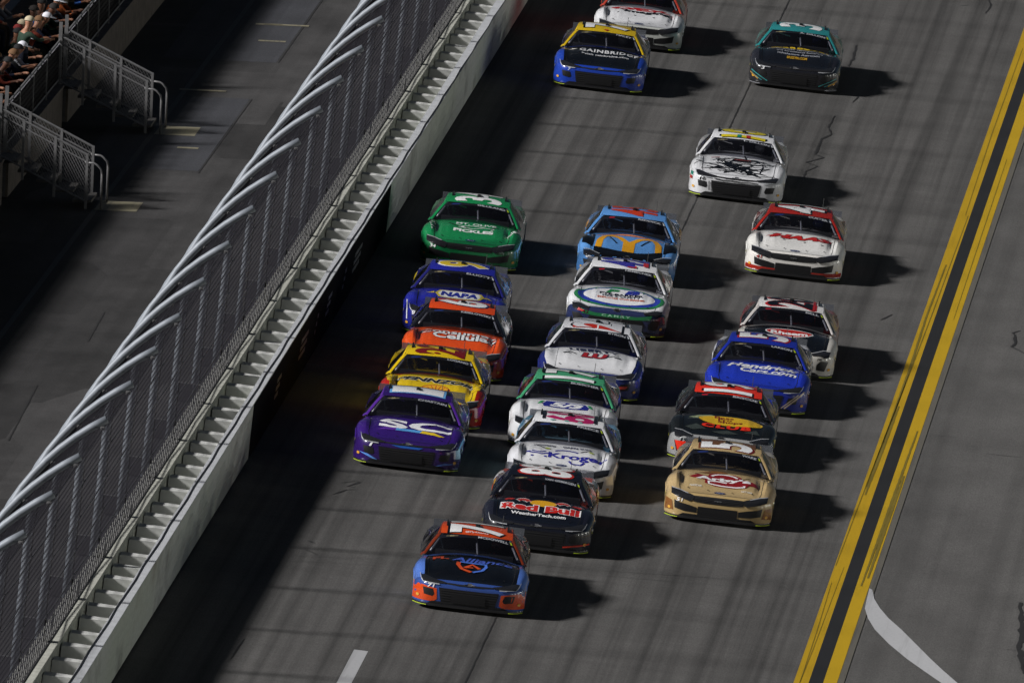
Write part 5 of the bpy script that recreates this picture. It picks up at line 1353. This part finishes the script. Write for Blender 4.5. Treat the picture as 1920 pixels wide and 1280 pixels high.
# 20 blue, yellow roof, black hood
make_car('haley', 'chevy', -2.54, 72.65, 'bright blue stock car with a yellow roof and a black hood',
    dict(body=(30, 62, 160), hood=(10, 10, 12), roof=(206, 172, 22), fender=(32, 64, 162), door=(24, 26, 40), quarter=(60, 70, 110), nose=(30, 62, 162), rpillar=(22, 22, 28)), [
    T('hood', 'top', 'GAINBRIDGE', 0.14, 1.18, 1.28, 0.24, (232, 232, 234), bold=0.03, space=1.15), S('hood', 'top', 'arrow_mark', [[(-0.76, 1.14), (-0.54, 1.22), (-0.68, 1.34), (-0.66, 1.23)]], (232, 232, 234)),
    T('hood', 'top', 'visit gainbridge.com', 0.10, 0.86, 0.96, 0.14, (220, 220, 224), bold=0.02), S('hood', 'top', 'arrow_mark', [[(-0.44, 0.86), (-0.36, 0.89), (-0.44, 0.93)]], (220, 220, 224)),
    S('roof', 'top', 'red_heart', [[(-0.06, 2.36), (0.0, 2.30), (0.06, 2.36), (0.03, 2.40), (0.0, 2.38), (-0.03, 2.40)]], (170, 30, 30)),
    T('door_r', 'right', 'GAINBRIDGE', 2.4, 0.55, 1.2, 0.2, WHITE, bold=0.03),
    ], 'HALEY', '7', (232, 232, 234), BLK, ('7', (200, 210, 230), -0.64, 0.445))
# 21 white with red sides
make_car('berry', 'ford', -2.21, 80.77, 'white stock car with red sides, cut off by the top edge of the picture',
    dict(body=wh, hood=(226, 226, 228), roof=(200, 60, 40), fender=(224, 224, 226), door=(176, 56, 36), quarter=(186, 60, 38), nose=(200, 202, 196), pillar=(190, 70, 52)), [
    T('hood', 'top', 'DEX', 0.03, 1.27, 1.42, 0.22, (186, 34, 34), bold=0.06, shear=-0.2), T('hood', 'top', 'imaging', 0.14, 1.04, 1.04, 0.22, (26, 26, 28), bold=0.04, shear=0.1),
    S('hood', 'top', 'black_tick', [ell(-0.5, 0.86, 0.03, 0.02, 8), ell(-0.12, 0.80, 0.03, 0.02, 8), ell(0.3, 0.74, 0.03, 0.02, 8), ell(0.62, 0.68, 0.03, 0.02, 8)], BLK),
    ], 'BERRY', '21', WHITE, BLK, None)

# ------------------------------------------------------------------ spectators
def person_mesh(name, J, E, tagf):
    """skeleton joints (pos, radius, zone) and edges -> one continuous skinned body"""
    keys = list(J)
    me = bpy.data.meshes.new(name)
    me.from_pydata([J[k][0] for k in keys], [(keys.index(a), keys.index(b)) for a, b in E], [])
    ob = bpy.data.objects.new(name, me); COL.objects.link(ob)
    sk = ob.modifiers.new('skin', 'SKIN'); sk.use_smooth_shade = True
    ss_ = ob.modifiers.new('sub', 'SUBSURF'); ss_.levels = 1; ss_.render_levels = 1
    if not me.skin_vertices: me.attributes  # layer is made by the modifier
    bm = bmesh.new(); bm.from_mesh(me); lay = bm.verts.layers.skin.verify(); bm.verts.ensure_lookup_table()
    for i, k in enumerate(keys):
        r = J[k][1]; bm.verts[i][lay].radius = (r, r); bm.verts[i][lay].use_root = (k == 'hip')
    bm.to_mesh(me); bm.free()
    dg = bpy.context.evaluated_depsgraph_get(); dg.update()
    ev = ob.evaluated_get(dg).to_mesh()
    vs = [v.co.copy() for v in ev.vertices]; fs = [tuple(p.vertices) for p in ev.polygons]
    out = mesh_from(name, vs, fs, True)
    for _ in range(3): out.materials.append(None)
    P_ = [(Vector(J[k][0]), J[k][2]) for k in keys]
    for p in out.polygons:
        c = p.center; p.material_index = min(P_, key=lambda q: (q[0] - c).length)[1]
    bpy.data.objects.remove(ob); bpy.data.meshes.remove(me)
    return out
SK, SH, PA = 0, 1, 2
def pose(lean=0.0, turn=0.0, armL=((0.18, 0.20, 0.32), (0.36, 0.14, 0.24)), armR=((0.18, -0.20, 0.32), (0.36, -0.14, 0.24)), stand=False):
    """seated figure, hips at the origin, facing +x"""
    def up(x, z): return (x + lean*z, z)
    J = {}
    J['hip'] = ((0, 0, 0.06), 0.135, PA)
    for n, z, r, zn in (('belly', 0.22, 0.13, SH), ('chest', 0.40, 0.145, SH), ('neck', 0.56, 0.055, SK), ('chin', 0.64, 0.07, SK), ('head', 0.72, 0.098, SK), ('crown', 0.79, 0.07, SK)):
        x_, z_ = up(0.0, z); J[n] = ((x_ + (0.03 if n in ('chin', 'head') else 0), 0, z_), r, zn)
    x_, z_ = up(0, 0.48)
    for sd, s_, arm in (('l', 1, armL), ('r', -1, armR)):
        J['sho' + sd] = ((x_, s_*0.19, z_), 0.06, SH)
        J['elb' + sd] = ((x_ + arm[0][0] - 0.02, arm[0][1] + s_*0.05, arm[0][2]), 0.042, SH)
        J['wri' + sd] = ((x_ + arm[1][0], arm[1][1], arm[1][2]), 0.032, SK)
        J['han' + sd] = ((x_ + arm[1][0] + 0.08, arm[1][1], arm[1][2] - 0.01), 0.035, SK)
        if stand:
            J['kne' + sd] = ((0.03, s_*0.11, -0.36), 0.07, PA); J['ank' + sd] = ((0.0, s_*0.12, -0.76), 0.05, PA); J['toe' + sd] = ((0.15, s_*0.13, -0.80), 0.04, PA)
        else:
            J['kne' + sd] = ((0.42, s_*0.13, 0.06), 0.07, PA); J['ank' + sd] = ((0.40, s_*0.13, -0.36), 0.05, PA); J['toe' + sd] = ((0.55, s_*0.14, -0.40), 0.04, PA)
    E = [('hip', 'belly'), ('belly', 'chest'), ('chest', 'neck'), ('neck', 'chin'), ('chin', 'head'), ('head', 'crown')]
    for sd in 'lr':
        E += [('chest', 'sho' + sd), ('sho' + sd, 'elb' + sd), ('elb' + sd, 'wri' + sd), ('wri' + sd, 'han' + sd), ('hip', 'kne' + sd), ('kne' + sd, 'ank' + sd), ('ank' + sd, 'toe' + sd)]
    return J, E, Vector((up(0, 0.75)[0] + 0.03, 0, up(0, 0.75)[1]))
POSES = []
for i, kw in enumerate([dict(lean=0.12), dict(lean=0.55, armL=((0.22, 0.18, 0.30), (0.42, 0.12, 0.36)), armR=((0.22, -0.18, 0.30), (0.42, -0.12, 0.36))),
                        dict(lean=0.05, armL=((0.16, 0.22, 0.44), (0.30, 0.08, 0.66)), armR=((0.16, -0.20, 0.30), (0.34, -0.10, 0.22))),
                        dict(lean=0.2, stand=True, armL=((0.10, 0.24, 0.26), (0.24, 0.16, 0.10)), armR=((0.18, -0.22, 0.36), (0.40, -0.18, 0.38)))]):
    J, E, head = pose(**kw)
    POSES.append((person_mesh('person', J, E, None), head, kw.get('stand', False)))
def cap_mesh(brim=True, r=0.112):
    b = MB(); n, m = 10, 4; vs, fs = [], []
    for i in range(m + 1):
        a = math.pi/2*i/m
        for k in range(n): vs.append((r*math.cos(a)*math.cos(2*math.pi*k/n), r*math.cos(a)*math.sin(2*math.pi*k/n), r*0.9*math.sin(a)))
    for i in range(m):
        for k in range(n): fs.append((i*n+k, i*n+(k+1) % n, (i+1)*n+(k+1) % n, (i+1)*n+k))
    b.add(vs, fs)
    if brim: b.add([(0.08, -0.075, 0.0), (0.20, -0.05, -0.015), (0.20, 0.05, -0.015), (0.08, 0.075, 0.0), (0.08, -0.075, 0.012), (0.20, -0.05, -0.005), (0.20, 0.05, -0.005), (0.08, 0.075, 0.012)], [(3, 2, 1, 0), (4, 5, 6, 7), (0, 1, 5, 4), (1, 2, 6, 5), (2, 3, 7, 6)])
    return mesh_from('cap', b.v, b.f, True)
CAP, HAIR = cap_mesh(True), cap_mesh(False, 0.118)
SHIRTS = [('navy', (22, 28, 52)), ('black', (16, 16, 18)), ('blue', (52, 96, 170)), ('white', (200, 200, 205)), ('rust red', (120, 44, 26)), ('grey', (92, 94, 100)), ('orange', (170, 84, 34)), ('dark green', (26, 48, 34))]
HEADS = [('a white cap', (205, 205, 212), True), ('a cream cap', (176, 164, 138), True), ('a black cap', (16, 16, 18), True), ('dark hair', (24, 17, 13), False), ('light brown hair', (104, 74, 46), False), ('a red cap', (120, 30, 26), True)]
SKINS = [lin((150, 104, 80)), lin((126, 84, 62)), lin((96, 62, 46))]
SPOTS = [(20, 70), (75, 25), (265, 60), (330, 30), (430, 120), (515, 90), (655, 60), (640, 150), (720, 205), (820, 50), (880, 20), (420, 215), (345, 310), (480, 330), (250, 390), (280, 250), (120, 520), (60, 600), (150, 650), (220, 720), (60, 800), (20, 930), (290, 540), (480, 640), (560, 480), (600, 370), (690, 290), (140, 1080), (30, 1130), (200, 880), (330, 800), (390, 690), (60, 200), (150, 160), (30, 330), (560, 230)]
LOOK = {2: (2, 3), 5: (5, 0), 9: (2, 4), 11: (0, 0), 12: (1, 1), 16: (3, 0), 18: (7, 1), 19: (1, 2), 27: (3, 4), 21: (1, 3), 25: (6, 3), 7: (6, 4)}
combos = [(a_, b_) for a_ in range(len(SHIRTS)) for b_ in range(len(HEADS)) if (a_, b_) not in LOOK.values()]
random.seed(5); random.shuffle(combos)
taken = {}
ROWN = ['front', 'second', 'third', 'fourth', 'fifth', 'sixth', 'seventh', 'eighth', 'ninth', 'tenth']
X0 = XW - 0.15 - 0.83
used = set()
for i, (zu, zv) in enumerate(SPOTS):
    h = stand_plane(zu/5.82, zv/5.82, WH + 1.30, X0, 0.36/0.85)
    r = int(round((X0 - h.x)/0.85)); r = max(0, min(8, r))
    y = h.y
    for _ in range(30):
        if all(abs(y - q) > 0.52 for q in taken.get(r, [])): break
        y += 0.53
    taken.setdefault(r, []).append(y)
    a_, b_ = LOOK.get(i) or combos.pop()
    while (a_, b_) in used: a_, b_ = combos.pop()
    used.add((a_, b_))
    pi = 1 if (r == 0 and i % 2) else [0, 1, 2, 3, 0][i % 5]
    me, head, stnd = POSES[pi]
    sn, sc_ = SHIRTS[a_]; hn, hc, iscap = HEADS[b_]
    t = bpy.data.objects.new('person', me); COL.objects.link(t)
    zt = WH + 0.10 + 0.36*r + (0.84 if stnd else 0.42)
    xo = X0 - 0.85*r + (0.34 if stnd else 0.0)
    rz = random.uniform(-0.5, 0.7)
    place_on_stand(t, (xo, y, zt), rz)
    for k, m in enumerate((plain('skin', random.choice(SKINS), 0.6), plain('shirt', lin(sc_), 0.9, noise=0.15, scale=12), plain('trousers', lin(random.choice([(28, 32, 48), (20, 20, 22), (70, 62, 50)])), 0.9))):
        t.material_slots[k].link = 'OBJECT'; t.material_slots[k].material = m
    hd = link('cap' if iscap else 'hair', CAP if iscap else HAIR, plain('headwear', lin(hc), 0.85), t)
    hd.location = head + Vector((0.0, 0, 0.0)); hd.rotation_euler = (0, 0.1, 0)
    tag(t, 'spectator in a %s shirt with %s, %s in the %s row' % (sn, hn, 'standing' if stnd else 'seated', ROWN[r]), 'person', 'spectators in the grandstand')

# ------------------------------------------------------------------ low floodlights of the infield (out of the frame, facing the wall)
LAMPS = [-70 + 13*k for k in range(17)]
lamp_pole = MB().tube([(0, 0, 0), (0, 0, 2.5)], [0.09, 0.06], 8).box((-0.2, -0.2, 0), (0.2, 0.2, 0.06))
lamp_head = MB().box((-0.18, -0.5, 2.35), (0.10, 0.5, 2.85))
pole_me = mesh_from('pole', lamp_pole.v, lamp_pole.f); head_me = mesh_from('lamp_head', lamp_head.v, lamp_head.f)
for i, y in enumerate(LAMPS):
    t = empty('track_floodlight', (26.0, y, 0)); tag(t, 'low infield floodlight standing off the apron, facing the wall', 'floodlight', 'low infield floodlights')
    link('pole', pole_me, M_DARKSTEEL, t); link('lamp_head', head_me, M_DARKSTEEL, t)
    L = bpy.data.lights.new('lamp', 'SPOT'); L.energy = 1150.0; L.spot_size = math.radians(110); L.spot_blend = 0.6; L.shadow_soft_size = 0.07
    L.color = (1.0, 1.0, 0.93)
    lo = bpy.data.objects.new('lamp', L); COL.objects.link(lo); lo.parent = t; lo.location = (-0.30, 0, 2.6)
    lo.rotation_euler = Vector((1.0, 0.0, 0.03)).to_track_quat('Z', 'Y').to_euler()
